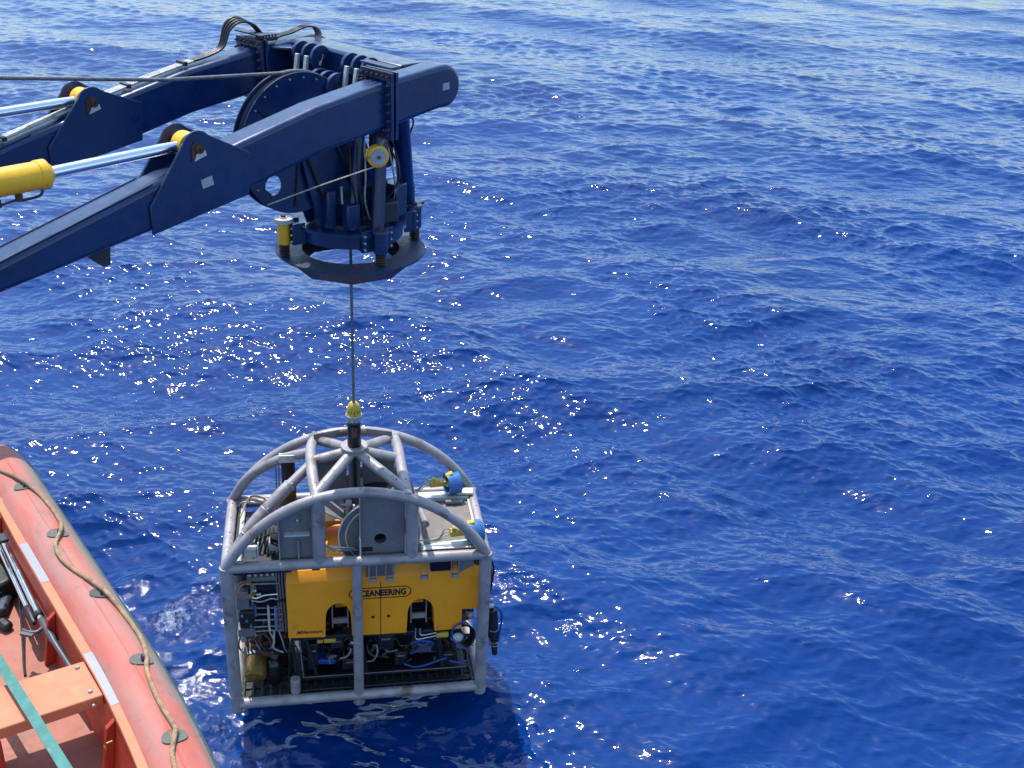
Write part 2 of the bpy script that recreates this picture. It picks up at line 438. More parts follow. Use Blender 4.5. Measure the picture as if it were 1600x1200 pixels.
    L.new(b2.outputs['Normal'], b1.inputs['Normal']); L.new(b1.outputs['Normal'], b3.inputs['Normal'])
    L.new(b3.outputs['Normal'], bs.inputs['Normal'])
    me.materials.append(mt)
    o = bpy.data.objects.new('sea', me); COL.objects.link(o); o['kind'] = 'structure'
    return o
make_sea()

# ------------------------------------------------------------------ crane frame (u along the booms, v across, z up)
CRO, CRA = (-2.2913, 14.4153, 0), 0.865
crane = thing('lifting_frame', 'dark blue twin-boom lifting frame reaching out over the sea from the left', 'crane', CRO, CRA)
BT = 0.35
V0, V1 = -1.234, 1.234
def boom_poly():
    c = (0.52, 9.915); r = 0.265
    top = [(-9.0, 8.03), (-5.27, 9.018), (-3.62, 9.449), (-2.5, 9.72), (-1.5, 9.94), (-0.45, 10.09), (0.46, 10.178)]
    arc = [(c[0] + r * math.cos(a), c[1] + r * math.sin(a)) for a in np.linspace(math.radians(82), math.radians(-82), 15)]
    bot = [(0.44, 9.655), (-0.45, 9.535), (-1.49, 9.40), (-2.52, 9.17), (-3.67, 8.975), (-5.3, 8.731), (-9.0, 7.82)]
    return top + arc + bot
for v in (V0, V1):
    b = MB().prism(boom_poly(), 1, v, v + BT).build('boom', 'blue', crane, bevel=0.055, seg=4)
    # weld seams along the top corners
    for dv in (0.03, BT - 0.03):
        tp = [(-9.0, 8.03), (-5.27, 9.018), (-3.62, 9.449)]
        MB().tube([(x, v + dv, z + 0.004) for x, z in tp], 0.008, 6).build('weld_seam', 'bluegrey', b)
cb = [(0.06, 9.70), (0.06, 10.13), (0.10, 10.165), (0.36, 10.165)]
cb += [(0.44 + 0.25 * math.cos(a), 9.912 + 0.25 * math.sin(a)) for a in np.linspace(math.radians(80), math.radians(-80), 9)] + [(0.30, 9.66), (0.10, 9.66)]
xb = MB().prism(cb, 1, V0 + BT, V1).build('cross_beam', 'blue', crane, bevel=0.012)
for v, sgn in ((V0 + BT, 1), (V1, -1)):
    MB().prism([(0.058, v + sgn * 0.002), (0.058, v + sgn * 0.42), (-0.28, v + sgn * 0.002)], 2, 10.07, 10.10).build('gusset_plate', 'blue', crane, bevel=0.004)
# bolted flanges on both booms
def flange(v, name='bolted_flange'):
    vc = v + BT / 2; u0 = -0.46
    f = MB()
    for du in (0, 0.075):
        # frame-shaped plate round the boom
        zc = 9.81 - 0.0; hh = 0.40; hw = 0.27
        f.box((u0 + du, vc, zc + 0.345), (0.04, hw * 2, 0.10)); f.box((u0 + du, vc, zc - 0.345), (0.04, hw * 2, 0.10))
        f.box((u0 + du, vc - 0.226, zc), (0.04, 0.09, 0.588)); f.box((u0 + du, vc + 0.226, zc), (0.04, 0.09, 0.588))
    fo = f.build(name, 'blue', crane, bevel=0.005)
    pts = [(vc + t, 9.81 + s * 0.345) for s in (1, -1) for t in np.linspace(-0.22, 0.22, 6)] + [(vc + s * 0.235, z) for s in (1, -1) for z in np.linspace(9.54, 10.06, 6)]
    first = None
    for (pv, pz) in pts:
        if first is None:
            first = MB().cyl((u0 - 0.055, 0, 0), (u0 - 0.02, 0, 0), 0.019, 6).cyl((u0 - 0.075, 0, 0), (u0 - 0.055, 0, 0), 0.011, 6).build('bolt', 'rust', fo)
            first.location = (0, pv, pz)
        else:
            share(first, fo).location = (0, pv, pz)
    MB().box((u0 + 0.037, vc, 10.262), (0.13, 0.55, 0.02)).build('cap_strip', 'bluegrey', fo, bevel=0.003)
flange(V0); flange(V1)
# lug plates with pins where the rams push
def lug(v, uc, zc):
    bz = lambda u: 9.17 + (u + 2.52) * 0.17
    poly = [(uc - 0.60, bz(uc - 0.6) - 0.02), (uc - 0.60, bz(uc - 0.6) + 0.28)]
    poly += [(uc + 0.185 * math.cos(a), zc + 0.185 * math.sin(a)) for a in np.linspace(math.radians(160), math.radians(42), 10)]
    poly += [(uc + 0.64, bz(uc + 0.64) + 0.42), (uc + 0.60, bz(uc + 0.6) - 0.03)]
    pls = []
    for vv in (v - 0.034, v + BT + 0.002):
        pl = MB().prism(poly, 1, vv, vv + 0.032).build('lug_plate', 'blue', crane, bevel=0.008); pls.append(pl)
    MB().prism([(uc - 0.085, zc - 0.12), (uc + 0.09, zc - 0.06), (uc + 0.05, zc + 0.045), (uc - 0.03, zc + 0.085), (uc - 0.085, zc + 0.03)], 1, v - 0.052, v - 0.035).build('keeper_plate', 'rust', pls[0], bevel=0.003)
    MB().prism([(uc - 0.065, zc - 0.12), (uc + 0.085, zc - 0.075), (uc + 0.07, zc - 0.02), (uc - 0.03, zc - 0.045)], 1, v - 0.058, v - 0.0525).build('keeper_label', 'alu', pls[0])
    MB().cyl((uc, v - 0.085, zc), (uc, v + BT + 0.06, zc), 0.045, 16).build('pin', 'rust', crane)
    MB().cyl((uc, v - 0.1, zc), (uc, v - 0.052, zc), 0.018, 12).build('grease_nipple', 'black', crane)
lug(V0, -3.10, 9.745); lug(V1, -2.86, 9.72)
def stick(u, z, v, wd, hh, rot, par):
    R = Matrix.Rotation(rot, 3, 'Y')
    return MB().box((0, 0, 0), (wd, 0.004, hh), R).build('label_plate', 'label', par)
s1 = stick(0, 0, 0, 0.115, 0.085, -0.05, crane); s1.location = (0.52, V0 - 0.003, 9.92)
s1 = stick(0, 0, 0, 0.14, 0.10, -0.18, crane); s1.location = (-3.02, V0 - 0.038, 9.378)
MB().prism([(-4.42, 8.90), (-4.10, 8.94), (-4.13, 8.70), (-4.20, 8.69)], 1, V0 + 0.10, V0 + 0.24).build('stop_bracket', 'darksteel', crane, bevel=0.006)
# hydraulic rams
def ram(v, uc, zc, u_bar, z_bar, rr=0.058, label=None):
    r0 = MB().cyl((uc - 0.10, v, zc), (u_bar, v, z_bar), rr, 24).build('hydraulic_ram', 'chrome', crane)
    if label: r0['label'] = label
    MB().cyl((uc, v - 0.085, zc), (uc, v + 0.085, zc), 0.135, 24).build('rod_eye', 'yellowhi', r0, bevel=0.01)
    MB().lathe((u_bar, v, z_bar), (-1, 0, 0), [(0.062, -0.02), (0.085, -0.015), (0.125, 0.03), (0.142, 0.035), (0.142, 0.12), (0.132, 0.125), (0.132, 3.2), (0.02, 3.2)], 32).build('barrel', 'yellowhi', r0)
    p = MB().cyl((u_bar - 0.33, v - 0.02, z_bar - 0.20), (u_bar - 0.33, v - 0.02, z_bar - 0.12), 0.035, 12)
    p.cyl((u_bar - 0.36, v - 0.02, z_bar - 0.185), (u_bar - 0.52, v - 0.02, z_bar - 0.205), 0.012, 8)
    p.box((u_bar - 0.58, v - 0.02, z_bar - 0.175), (0.12, 0.1, 0.08)).build('port_block', 'rust', r0, bevel=0.008)
    p2 = MB().tube(spline([(u_bar - 0.08, v, z_bar - 0.13), (u_bar - 0.12, v, z_bar - 0.195), (u_bar - 0.3, v - .02, z_bar - 0.20)]), 0.014, 8).build('grease_pipe', 'darksteel', r0)
ram(V0 + BT / 2, -3.10, 9.745, -4.60, 9.715, label='ram with its yellow barrel in view')
ram(V1 + BT / 2, -2.86, 9.72, -4.75, 9.69, label='ram with only its chromed rod in view')
# hose bundle along the far boom with its loops
hv = V1 + 0.12
def top_z(u): 
    P = [(-9.0, 8.03), (-5.27, 9.018), (-3.62, 9.449), (-2.5, 9.72), (-1.5, 9.94), (-0.45, 10.09), (0.36, 10.172)]
    return float(np.interp(u, [p[0] for p in P], [p[1] for p in P]))
for k in range(4):
    dv = k * 0.035
    P = [(u, hv + dv, top_z(u) + 0.05) for u in np.linspace(-6.5, -1.35, 9)]
    MB().tube(spline(P), 0.0145, 8).build('hydraulic_hose', 'hose', crane)
    P = [(-1.36, hv + dv, top_z(-1.36) + 0.05), (-1.1, hv + dv, top_z(-1.1) + 0.06), (-0.90, hv + dv, 10.14), (-0.78, hv + dv + .02, 10.33 + 0.02 * k), (-0.62, hv + dv, 10.42 + 0.015 * k),
         (-0.42, hv + dv * .8, 10.37), (-0.26, hv + dv * .8, 10.22), (-0.12, hv + dv, 10.17), (0.02, hv + dv, 10.19)]
    MB().tube(spline(P), 0.0165, 8).build('hydraulic_hose', 'black', crane)
    P = [(0.0, hv + dv, 10.19), (0.2, hv + dv, 10.215), (0.33, hv + dv, 10.25), (0.42, hv + dv - .08, 10.29), (0.48, hv + dv - .2, 10.27), (0.42, hv - .3 + dv, 10.15), (0.1, hv + dv - .36, 10.0), (-0.05, hv + dv - .40, 9.7), (-0.1, hv + dv - .42, 9.3), (-.12, hv + dv - .5, 8.9)]
    MB().tube(spline(P), 0.0145, 8).build('hydraulic_hose', 'darksteel', crane)
MB().box((-3.9, hv + .05, top_z(-3.9) + .055), (.05, .18, .05)).box((-1.5, hv + .05, top_z(-1.5) + .055), (.05, .18, .05)).box((-2.3, hv + .05, top_z(-2.3) + .055), (.05, .18, .05)).build('hose_clamp', 'darksteel', crane)
# bolted hose manifold by the far flange
mf = MB().box((-0.30, V1 + 0.14, 10.19), (0.34, 0.26, 0.05))
for k in range(7): mf.cyl((-0.45 + k * 0.05, V1 + 0.03, 10.21), (-0.45 + k * 0.05, V1 + 0.03, 10.25), 0.016, 6)
mf.build('hose_manifold', 'darksteel', crane, bevel=0.004)
# hanger lugs and links on the cross beam
for vs in ((0.84, 0.655, 0.47), (-0.13, -0.31, -0.49)):
    for i, v in enumerate(vs):
        lg = MB().cyl((-0.06, v - 0.024, 10.06), (-0.06, v + 0.024, 10.06), 0.155, 24).box((0.01, v, 10.0), (0.12, 0.046, 0.26)).build('hanger_lug', 'blue', crane, bevel=0.004)
        MB().bar((-0.05, v - 0.034, 10.10), (-0.10, v - 0.034, 9.97), 0.012, 0.035, up=(0, 1, 0)).build('keeper_strip', 'alu', lg)
    for v in (vs[0] - 0.09, vs[1] - 0.09):
        MB().bar((-0.20, v, 10.08), (-0.30, v, 9.50), 0.05, 0.05, up=(1, 0, 0)).build('hanger_link', 'alu', crane, bevel=0.006)
    MB().cyl((-0.06, vs[2] - 0.05, 10.06), (-0.06, vs[0] + 0.05, 10.06), 0.04, 12).build('hanger_pin', 'darksteel', crane)
    MB().ball((-0.1, (vs[0] + vs[1]) / 2 - 0.09, 9.83), 0.03).build('link_knob', 'alu', crane)

# ------------------------------------------------------------------ docking head with its sheave
head = thing('docking_head', 'dark blue docking head with big sheave and bumper ring hanging between the booms', 'docking head', CRO, CRA)
WC = (-0.885, 0, 9.19); WR = 0.865
# sheave: side cheeks with a lightening hole, grooved wheel between them
def cheek(v, t=0.02):
    n = 64; bm = bmesh.new()
    outer = [bm.verts.new((WC[0] + WR * math.cos(2 * PI * i / n), v, WC[2] + WR * math.sin(2 * PI * i / n))) for i in range(n)]
    holes = []
    for hc, hr in (((-1.31, 8.735), 0.125), ((WC[0], WC[2]), 0.10)):
        holes.append([bm.verts.new((hc[0] + hr * math.cos(2 * PI * i / 20), v, hc[1] + hr * math.sin(2 * PI * i / 20))) for i in range(20)])
    ed = []
    for loop in [outer] + holes:
        ed += [bm.edges.new((loop[i], loop[(i + 1) % len(loop)])) for i in range(len(loop))]
    r_ = bmesh.ops.triangle_fill(bm, use_beauty=True, edges=ed)
    fs = [g for g in r_['geom'] if isinstance(g, bmesh.types.BMFace)]
    ex = bmesh.ops.extrude_face_region(bm, geom=fs)
    bmesh.ops.translate(bm, verts=[g for g in ex['geom'] if isinstance(g, bmesh.types.BMVert)], vec=(0, t, 0))
    bmesh.ops.recalc_face_normals(bm, faces=bm.faces)
    me = bpy.data.meshes.new('cheek_plate'); bm.to_mesh(me); bm.free(); me.materials.append(M['blue'])
    o = bpy.data.objects.new('cheek_plate', me); COL.objects.link(o); o.parent = head
    return o
ck = cheek(-0.10)
MB().lathe((WC[0], 0.07, WC[2]), (0, 1, 0), [(0.72, 0), (WR, 0), (WR, 0.02), (0.72, 0.02), (0.72, 0)], 64).build('rear_cheek_ring', 'blue', head)
for i, a in enumerate(np.linspace(math.radians(40), math.radians(215), 13)):
    q = (WC[0] + 0.81 * math.cos(a), WC[2] + 0.81 * math.sin(a))
    if i == 0: b0 = MB().cyl((0, -0.115, 0), (0, -0.098, 0), 0.013, 6).build('bolt', 'label', ck); b0.location = (q[0], 0, q[1])
    else: share(b0, ck).location = (q[0], 0, q[1])
for a in (math.radians(140), math.radians(262), math.radians(20)):
    MB().bar((WC[0] + 0.18 * math.cos(a), -0.112, WC[2] + 0.18 * math.sin(a)), (WC[0] + 0.80 * math.cos(a), -0.112, WC[2] + 0.80 * math.sin(a)), 0.03, 0.025, up=(0, 1, 0)).build('rib', 'darksteel', ck)
MB().torus((WC[0], -0.092, WC[2]), (0, 1, 0), WR, 0.012, 72, 6).torus((WC[0], 0.08, WC[2]), (0, 1, 0), WR, 0.012, 72, 6).build('cheek_rim', 'bluegrey', head)
MB().lathe(WC, (0, 1, 0), [(0.715, -0.06), (0.83, -0.06), (0.83, -0.05), (0.80, -0.025), (0.80, 0.025), (0.83, 0.05), (0.83, 0.06), (0.715, 0.06), (0.715, -0.06)], 64).build('sheave_wheel', 'darksteel', head)
MB().torus((WC[0], 0, WC[2]), (0, 1, 0), WR + 0.03, 0.012, 48, 6, 0.6, 2.2).build('cable_guard', 'galv', head)
MB().cyl((WC[0], -0.14, WC[2]), (WC[0], 0.13, WC[2]), 0.09, 20).build('axle', 'darksteel', head)
# yoke plates from the sheave down to the slewing body
yk = [(-0.98, 9.32), (-0.40, 9.52), (-0.10, 9.45), (0.18, 9.0), (0.42, 8.05), (-0.62, 8.05), (-0.78, 8.5)]
for v in (-0.16, 0.14):
    MB().prism(yk, 1, v, v + 0.022).build('yoke_plate', 'blue', head, bevel=0.004)
for (u0_, z0_, u1_, z1_) in ((-0.9, 9.2, -0.45, 8.10), (-0.5, 9.4, 0.1, 8.10)):
    MB().bar((u0_, -0.178, z0_), (u1_, -0.178, z1_), 0.03, 0.06, up=(0, 1, 0)).build('yoke_rib', 'darksteel', head)
for z in (8.3, 8.7):
    MB().box((-0.10, -0.01, z), (0.5, 0.44, 0.05)).build('yoke_shelf', 'blue', head)
# top clevis group that the hanger links carry
for v in (0.22, 0.05, -0.12):
    cl = [(-0.28 + 0.19 * math.cos(a), 9.80 + 0.19 * math.sin(a)) for a in np.linspace(math.radians(20), math.radians(200), 12)] + [(-0.52, 9.35), (-0.02, 9.35)]
    MB().prism(cl, 1, v - 0.028, v + 0.028).build('clevis_plate', 'blue', head, bevel=0.006)
MB().cyl((-0.28, -0.2, 9.80), (-0.28, 0.30, 9.80), 0.05, 16).build('clevis_pin', 'darksteel', head)
MB().box((-0.10, -0.26, 9.62), (0.10, 0.12, 0.34)).build('clevis_block', 'bluegrey', head, bevel=0.01)
MB().box((-0.38, 0.02, 9.40), (0.30, 0.42, 0.12)).build('clevis_base', 'blue', head, bevel=0.01)
# slewing body
MB().lathe((0, 0, 7.80), (0, 0, 1), [(0.60, 0.0), (0.70, 0.02), (0.70, 0.17), (0.76, 0.19), (0.76, 0.235), (0.45, 0.235), (0.45, 0.0), (0.60, 0.0)], 56).build('slew_body', 'blue', head)
MB().lathe((0, 0, 8.036), (0, 0, 1), [(0.40, 0.0), (0.58, 0.0), (0.58, 0.055), (0.40, 0.055), (0.40, 0.0)], 40).build('slew_bearing', 'darksteel', head)
MB().box((0.05, -0.05, 8.12), (0.75, 0.70, 0.06)).build('base_plate', 'blue', head, bevel=0.006)
# leaning posts
posts = [((-0.309, -0.39, 8.04), (-0.065, -0.30, 9.45), 0.075), ((-0.10, -0.64, 7.95), (0.10, -0.52, 9.55), 0.088), ((0.93, -0.12, 8.05), (0.33, -0.60, 9.62), 0.115), ((0.45, 0.5, 8.04), (0.2, 0.2, 9.5), 0.10)]
for a, b, r_ in posts:
    po = MB().cyl(a, b, r_, 24).build('post', 'blue', head)
    MB().box((a[0], a[1], a[2] + 0.03), (r_ * 3, r_ * 3, 0.035)).build('post_foot', 'bluegrey', po, bevel=0.004)
for (u, v, z, d, m_) in ((-0.35, -0.42, 8.22, (0.20, 0.16, 0.34), 'blue'), (0.20, -0.50, 8.20, (0.26, 0.20, 0.28), 'darksteel'), (0.48, -0.35, 8.28, (0.22, 0.26, 0.44), 'blue'), (0.10, -0.30, 8.75, (0.22, 0.10, 0.5), 'blue'), (0.42, -0.15, 8.95, (0.18, 0.3, 0.5), 'darksteel'), (-0.52, -0.1, 8.3, (0.14, 0.36, 0.5), 'blue')):
    MB().box((u, v, z), d, Matrix.Rotation(random.uniform(-.4, .4), 3, 'Z')).build('valve_housing', m_, head, bevel=0.02)
for k in range(7):
    u = -0.3 + 0.12 * k
    MB().tube(spline([(u, -0.36, 9.1 + .05 * (k % 3)), (u + random.uniform(-.1, .1), -0.48, 8.75), (u + random.uniform(-.1, .1), -0.46, 8.4), (u + .05, -0.4, 8.1)]), 0.013, 6).build('hose', ['black', 'darksteel', 'hose'][k % 3], head)
# latch units on the bumper ring
for i, (u, v, colr) in enumerate(((-0.884, 0.303, 'yellowhi'), (-0.171, -0.79, 'blue'), (0.905, -0.30, 'blue'), (0.2, 0.92, 'blue'))):
    a = math.atan2(v, u); nrm = Vector((math.cos(a), math.sin(a), 0)); tan = Vector((-nrm.y, nrm.x, 0))
    big = colr == 'blue'
    lt = MB().cyl((u, v, 7.78), (u, v, 8.10 if not big else 8.06), 0.082 if not big else 0.095, 24).build('latch_cylinder', colr, head)
    if not big:
        lt['label'] = 'yellow latch cylinder with a grey cap'
        MB().lathe((u, v, 8.102), (0, 0, 1), [(0.0, 0.045), (0.05, 0.045), (0.05, 0.028), (0.125, 0.028), (0.13, 0.0), (0.125, -0.03), (0.0, -0.03)], 24).build('cap', 'white', lt)
        MB().cyl((u, v, 8.14), (u, v, 8.17), 0.035, 12).build('cap_nut', 'rust', lt)
    else:
        MB().lathe((u, v, 8.062), (0, 0, 1), [(0.0, 0.03), (0.10, 0.03), (0.11, 0.0), (0.0, 0.0)], 20).build('cap', 'bluegrey', lt)
        MB().cyl((u, v, 8.09), (u, v, 8.12), 0.03, 8).build('cap_nut', 'rust', lt)
    c = Vector((u, v, 0))
    br = MB()
    Rm = Matrix((tan, nrm, Vector((0, 0, 1)))).transposed()
    wd = 0.46 if big else 0.30
    br.box(c - nrm * 0.10 + Vector((0, 0, 7.93)), (wd, 0.05, 0.29), Rm)
    br.box(c - nrm * 0.17 + tan * (wd / 2 - 0.03) + Vector((0, 0, 7.93)), (0.03, 0.16, 0.29), Rm).box(c - nrm * 0.17 - tan * (wd / 2 - 0.03) + Vector((0, 0, 7.93)), (0.03, 0.16, 0.29), Rm)
    bo = br.build('latch_bracket', 'blue', head, bevel=0.005)
    for sgn in (-1, 1):
        for k in range(3):
            p = c - nrm * 0.068 + tan * sgn * (wd / 2 - 0.035) + Vector((0, 0, 7.83 + 0.09 * k))
            MB().cyl(p - nrm * 0.01, p + nrm * 0.016, 0.014, 6).build('bolt', 'alu', bo)
    sp = MB()
    for k in range(5): sp.torus((u, v, 7.63 + 0.036 * k), (0.1, 0, 1), 0.062, 0.013, 18, 6)
    sp.cyl((u, v, 7.60), (u, v, 7.80), 0.04, 12).build('spring', 'springsteel', lt)
stick_h = MB().box((0.42, -0.62, 7.985), (0.11, 0.004, 0.075), Matrix.Rotation(math.radians(33), 3, 'Z')).build('label_plate', 'label', head)
# bumper ring: flat annulus over an eight-sided flared skirt
ann = MB().lathe((0, 0, 7.585), (0, 0, 1), [(0.66, 0), (1.01, 0), (1.01, 0.022), (0.66, 0.022), (0.66, 0)], 64).build('bumper_ring', 'bluegrey', head)
sk = []
for rr, z in ((0.965, 7.583), (0.71, 7.345), (0.68, 7.345), (0.90, 7.583)):
    sk.append([(rr * math.cos(2 * PI * i / 8 + math.radians(-130)) * 1.04, rr * math.sin(2 * PI * i / 8 + math.radians(-130)) * 1.04, z) for i in range(8)])
s_ = MB(); vs = [p for r_ in sk for p in r_]
s_.add(vs, [(k * 8 + i, ((k + 1) % 4) * 8 + i, ((k + 1) % 4) * 8 + (i + 1) % 8, k * 8 + (i + 1) % 8) for k in range(4) for i in range(8)])
s_.build('skirt', 'darksteel', ann, bevel=0.006)
# small hoses hanging between the posts
for P in ([(0.50, -0.55, 9.45), (0.62, -0.55, 9.35), (0.63, -0.5, 9.2), (0.55, -0.5, 9.12)], [(0.78, -0.25, 8.75), (0.9, -0.22, 8.5), (0.98, -0.2, 8.3), (0.98, -0.2, 8.1)],
          [(0.3, -0.4, 9.1), (0.38, -0.55, 8.7), (0.25, -0.5, 8.4), (0.1, -0.4, 8.35)], [(-0.4, -0.3, 8.6), (-0.42, -0.35, 8.35), (-0.3, -0.36, 8.3), (-0.26, -0.35, 8.45)], [(-.2, -.3, 9.0), (-.18, -.36, 8.7), (-.22, -.36, 8.4), (-.2, -.34, 8.2)]):
    MB().tube(spline(P), 0.013, 8).build('hose', 'black' if P[0][0] > 0.2 else 'hose', head)
MB().box((0.30, 0.05, 8.35), (0.42, 0.42, 0.34)).cyl((0.3, -0.2, 8.5), (0.3, -0.35, 8.5), 0.08).build('motor_housing', 'darksteel', head, bevel=0.03)
MB().ball((0.27, -0.22, 8.55), 0.10, sq=(1.6, 0.7, 0.6)).build('valve_cover', 'hose', head)

# ------------------------------------------------------------------ wire, snatch block and line
def arcpts(a0, a1, r_, n=24): return [(WC[0] + r_ * math.cos(a), 0, WC[2] + r_ * math.sin(a)) for a in np.linspace(a0, a1, n)]
th0 = math.radians(98)
P = [(-9.5, 0, 11.05), (-4.44, 0, 10.40), (-2.6, 0, 10.16)] + arcpts(th0, 0, 0.868) + [(-0.012, 0, 8.6), (-0.006, 0, 7.0), (0, 0, 5.15)]
tag(MB().tube(P, 0.0215, 10).build('lift_wire', 'wire', None), 'dark steel lift wire running over the blue sheave down to the cage', 'wire', loc=CRO, rz=CRA)
blk = thing('snatch_block', 'small yellow snatch block with grey side plate shackled under the near boom', 'snatch block', CRO, CRA)
bc = Vector((-0.50, -1.10, 9.19)); ax = Vector((-0.45, -0.89, 0)).normalized()
MB().lathe(bc, ax, [(0.0, -0.055), (0.11, -0.055), (0.135, -0.045), (0.135, 0.045), (0.11, 0.055), (0.0, 0.055)], 28).build('shell', 'yellowhi', blk, bevel=0.004)
MB().lathe(bc + ax * 0.056, ax, [(0.0, 0.008), (0.095, 0.008), (0.10, 0.0), (0.0, 0.0)], 28).build('side_plate', 'label', blk)
MB().cyl(bc + ax * 0.06, bc + ax * 0.085, 0.022, 10).build('axle_nut', 'brass', blk)
MB().bar(bc + Vector((0.02, 0, 0.10)), bc + Vector((0.09, 0, 0.19)), 0.05, 0.05).build('swivel', 'galv', blk, bevel=0.01)
MB().tube(spline([bc + Vector((0.05, -0.03, 0.17)), bc + Vector((0.12, -0.035, 0.24)), bc + Vector((0.17, -0.02, 0.30)), bc + Vector((0.17, 0.05, 0.30)), bc + Vector((0.11, 0.06, 0.23)), bc + Vector((0.05, 0.03, 0.17))]), 0.012, 8).build('shackle', 'galv', blk)
lp = [bc + Vector((-0.02, 0, -0.125)), Vector((-1.05, -0.62, 8.80)), Vector((-1.50, -0.22, 8.56))]
tag(MB().tube(lp, 0.0085, 6).build('tag_line', 'palerope', None), 'thin pale line from the yellow snatch block to the big blue sheave', 'rope', loc=CRO, rz=CRA)
lp = [bc + Vector((0.02, 0.02, -0.12)), Vector((-0.75, -0.60, 9.05)), Vector((-0.9, -0.3, 9.0))]

# ------------------------------------------------------------------ the cage
CGO, CGA = (-2.1227, 13.5308, 0.4395), 0.1884
cage = thing('launch_cage', 'grey tubular steel launch cage with arched roof hanging from the wire', 'cage', CGO, CGA)
W_, D_, H_ = 1.9, 1.8, 2.6
R0 = 0.082
def pipe(name, pts, r_=R0, mat='galv', par=None, n=18, label=None):
    return MB().tube(pts, r_, n).build(name, mat, par or cage, label=label)
def dots(pts, nrm_fn, par, r_=0.011):
    """small drain holes seen as dark studs"""
    k = MB()
    for p, nn in pts:
        p = Vector(p); nn = Vector(nn).normalized(); k.cyl(p - nn * 0.004, p + nn * 0.0025, r_, 6)
    o = k.build('drain_hole', 'ink', par); return o
for v in (0, D_): 
    pipe('bottom_rail', [(-W_, v, 0.04), (W_, v, 0.04)]); pipe('top_rail', [(-W_, v, H_), (W_, v, H_)])
sp_tilt = (0, -0.35, 1)
for s_ in (-1, 1):
    b = pipe('bottom_rail', [(s_ * W_, 0, 0.04), (s_ * W_, D_, 0.04)]); t_ = pipe('top_rail', [(s_ * W_, 0, H_), (s_ * W_, D_, H_)])
    dots([((s_ * W_ + 0.012, y, H_ + R0), (0, 0, 1)) for y in (0.3, 0.8, 1.2, 1.6)], None, t_)
    for v in (0, D_):
        cpp = pipe('corner_post', [(s_ * W_, v, -0.07), (s_ * W_, v, H_ + 0.02)], R0 + 0.012)
        if v == 0:
            MB().torus((s_ * W_, v, 0.22 if s_ < 0 else 0.02), (0, 0, 1), R0 + 0.014, 0.009, 20, 6).build('weld_ring', 'galv', cpp)
            MB().cyl((s_ * W_, v, -0.10), (s_ * W_, v, -0.068), R0 * 0.9).build('foot_cap', 'darksteel', cpp)
for u in (-0.02,):
    mp_ = pipe('middle_post', [(u, 0, -0.05), (u, 0, H_)], R0 - 0.004)
    MB().cyl((u, -0.0, -0.10), (u, -0.0, -0.045), R0 * 1.15).build('foot_cap', 'galv', mp_)
pipe('middle_post', [(0.3, D_, 0.04), (0.3, D_, H_)], R0 - 0.01)
AR = (W_ ** 2 + 1.19 ** 2) / (2 * 1.19); a_h = math.asin(W_ / AR)
def arch_z(u, top=1.19): return H_ + top - AR + math.sqrt(max(0, AR * AR - u * u))
for v in (0, D_):
    P = [(AR * math.sin(a), v, H_ + 1.19 - AR + AR * math.cos(a)) for a in np.linspace(-a_h, a_h, 41)]
    ao = pipe('roof_arch', P, 0.078)
    if v == 0: dots([((AR * 1.0 * math.sin(a), v - 0.025, H_ + 1.19 - AR + (AR) * math.cos(a) + 0.075), (0, -.3, 1)) for a in (-.95, -.62, -.3, 0.02, .33, .66)], None, ao)
UR = 0.655
for s_ in (-1, 1):
    u = s_ * UR + 0.03
    rp = pipe('ridge_pipe', spline([(u + (0.06 if s_ < 0 else 0.04), 0, arch_z(u)), (u, 0.5, arch_z(u) + 0.10), (u - 0.02, 1.25, arch_z(u) + 0.11), (u - 0.06 * s_, D_, arch_z(u) + 0.02)]), 0.082)
    dots([((u + 0.03 - 0.01 * k, 0.25 + 0.33 * k, arch_z(u) + 0.175 + (0 if k else -.03)), (0, -0.2, 1)) for k in range(4)], None, rp)
    hp = MB()
    for tgt in ((u + 0.04, 0.10, arch_z(u) + 0.03), (u, 0.92, arch_z(u) + 0.10), (u, D_ - 0.12, arch_z(u) + 0.06)):
        d = Vector(tgt) - Vector((0, 0.92, 3.96)); st_ = Vector((0, 0.92, 3.96)) + d.normalized() * 0.10
        lift = 0.0
        o = pipe('hub_brace', [st_, Vector(tgt)], 0.078)
        L_ = (Vector(tgt) - st_)
        if tgt[1] < 1.2:
            dots([(st_ + L_ * t + Vector((0, -0.02, 0.076)), (0, -.25, 1)) for t in (0.2, 0.5, 0.78)], None, o)
# long curved stays at the left end, one with bolted sleeves
stay = spline([(-W_ + 0.02, 0.03, H_ + 0.05), (-1.55, 0.20, 3.12), (-1.15, 0.45, 3.47), (-UR + 0.03, 0.86, 3.80)])
so = pipe('side_stay', stay, 0.078, label='front left stay with bolted sleeves')
k0, k1 = int(len(stay) * 0.28), int(len(stay) * 0.82)
MB().tube(stay[k0:k1], 0.093, 18).build('sleeve', 'galv', so)
for k in (k0, (k0 + k1) // 2, k1 - 1):
    d = (stay[min(k + 1, len(stay) - 1)] - stay[k - 1]).normalized()
    MB().torus(stay[k], d, 0.094, 0.007, 20, 6).build('weld_ring', 'alu', so)
    MB().ball(stay[k] + Vector((0.04, -0.07, 0.06)), 0.022, 6).build('bolt_head', 'galv', so)
st2 = spline([(-W_ + 0.0, D_, H_ + 0.02), (-1.62, 1.68, 3.10), (-1.15, 1.45, 3.52), (-UR + 0.02, 1.22, 3.78)])
so2 = pipe('side_stay', st2, 0.078)
for t in (0.25, 0.62): MB().ball(st2[int(len(st2) * t)] + Vector((0.02, -0.075, 0.02)), 0.028, 6).build('bolt_head', 'galv', so2)
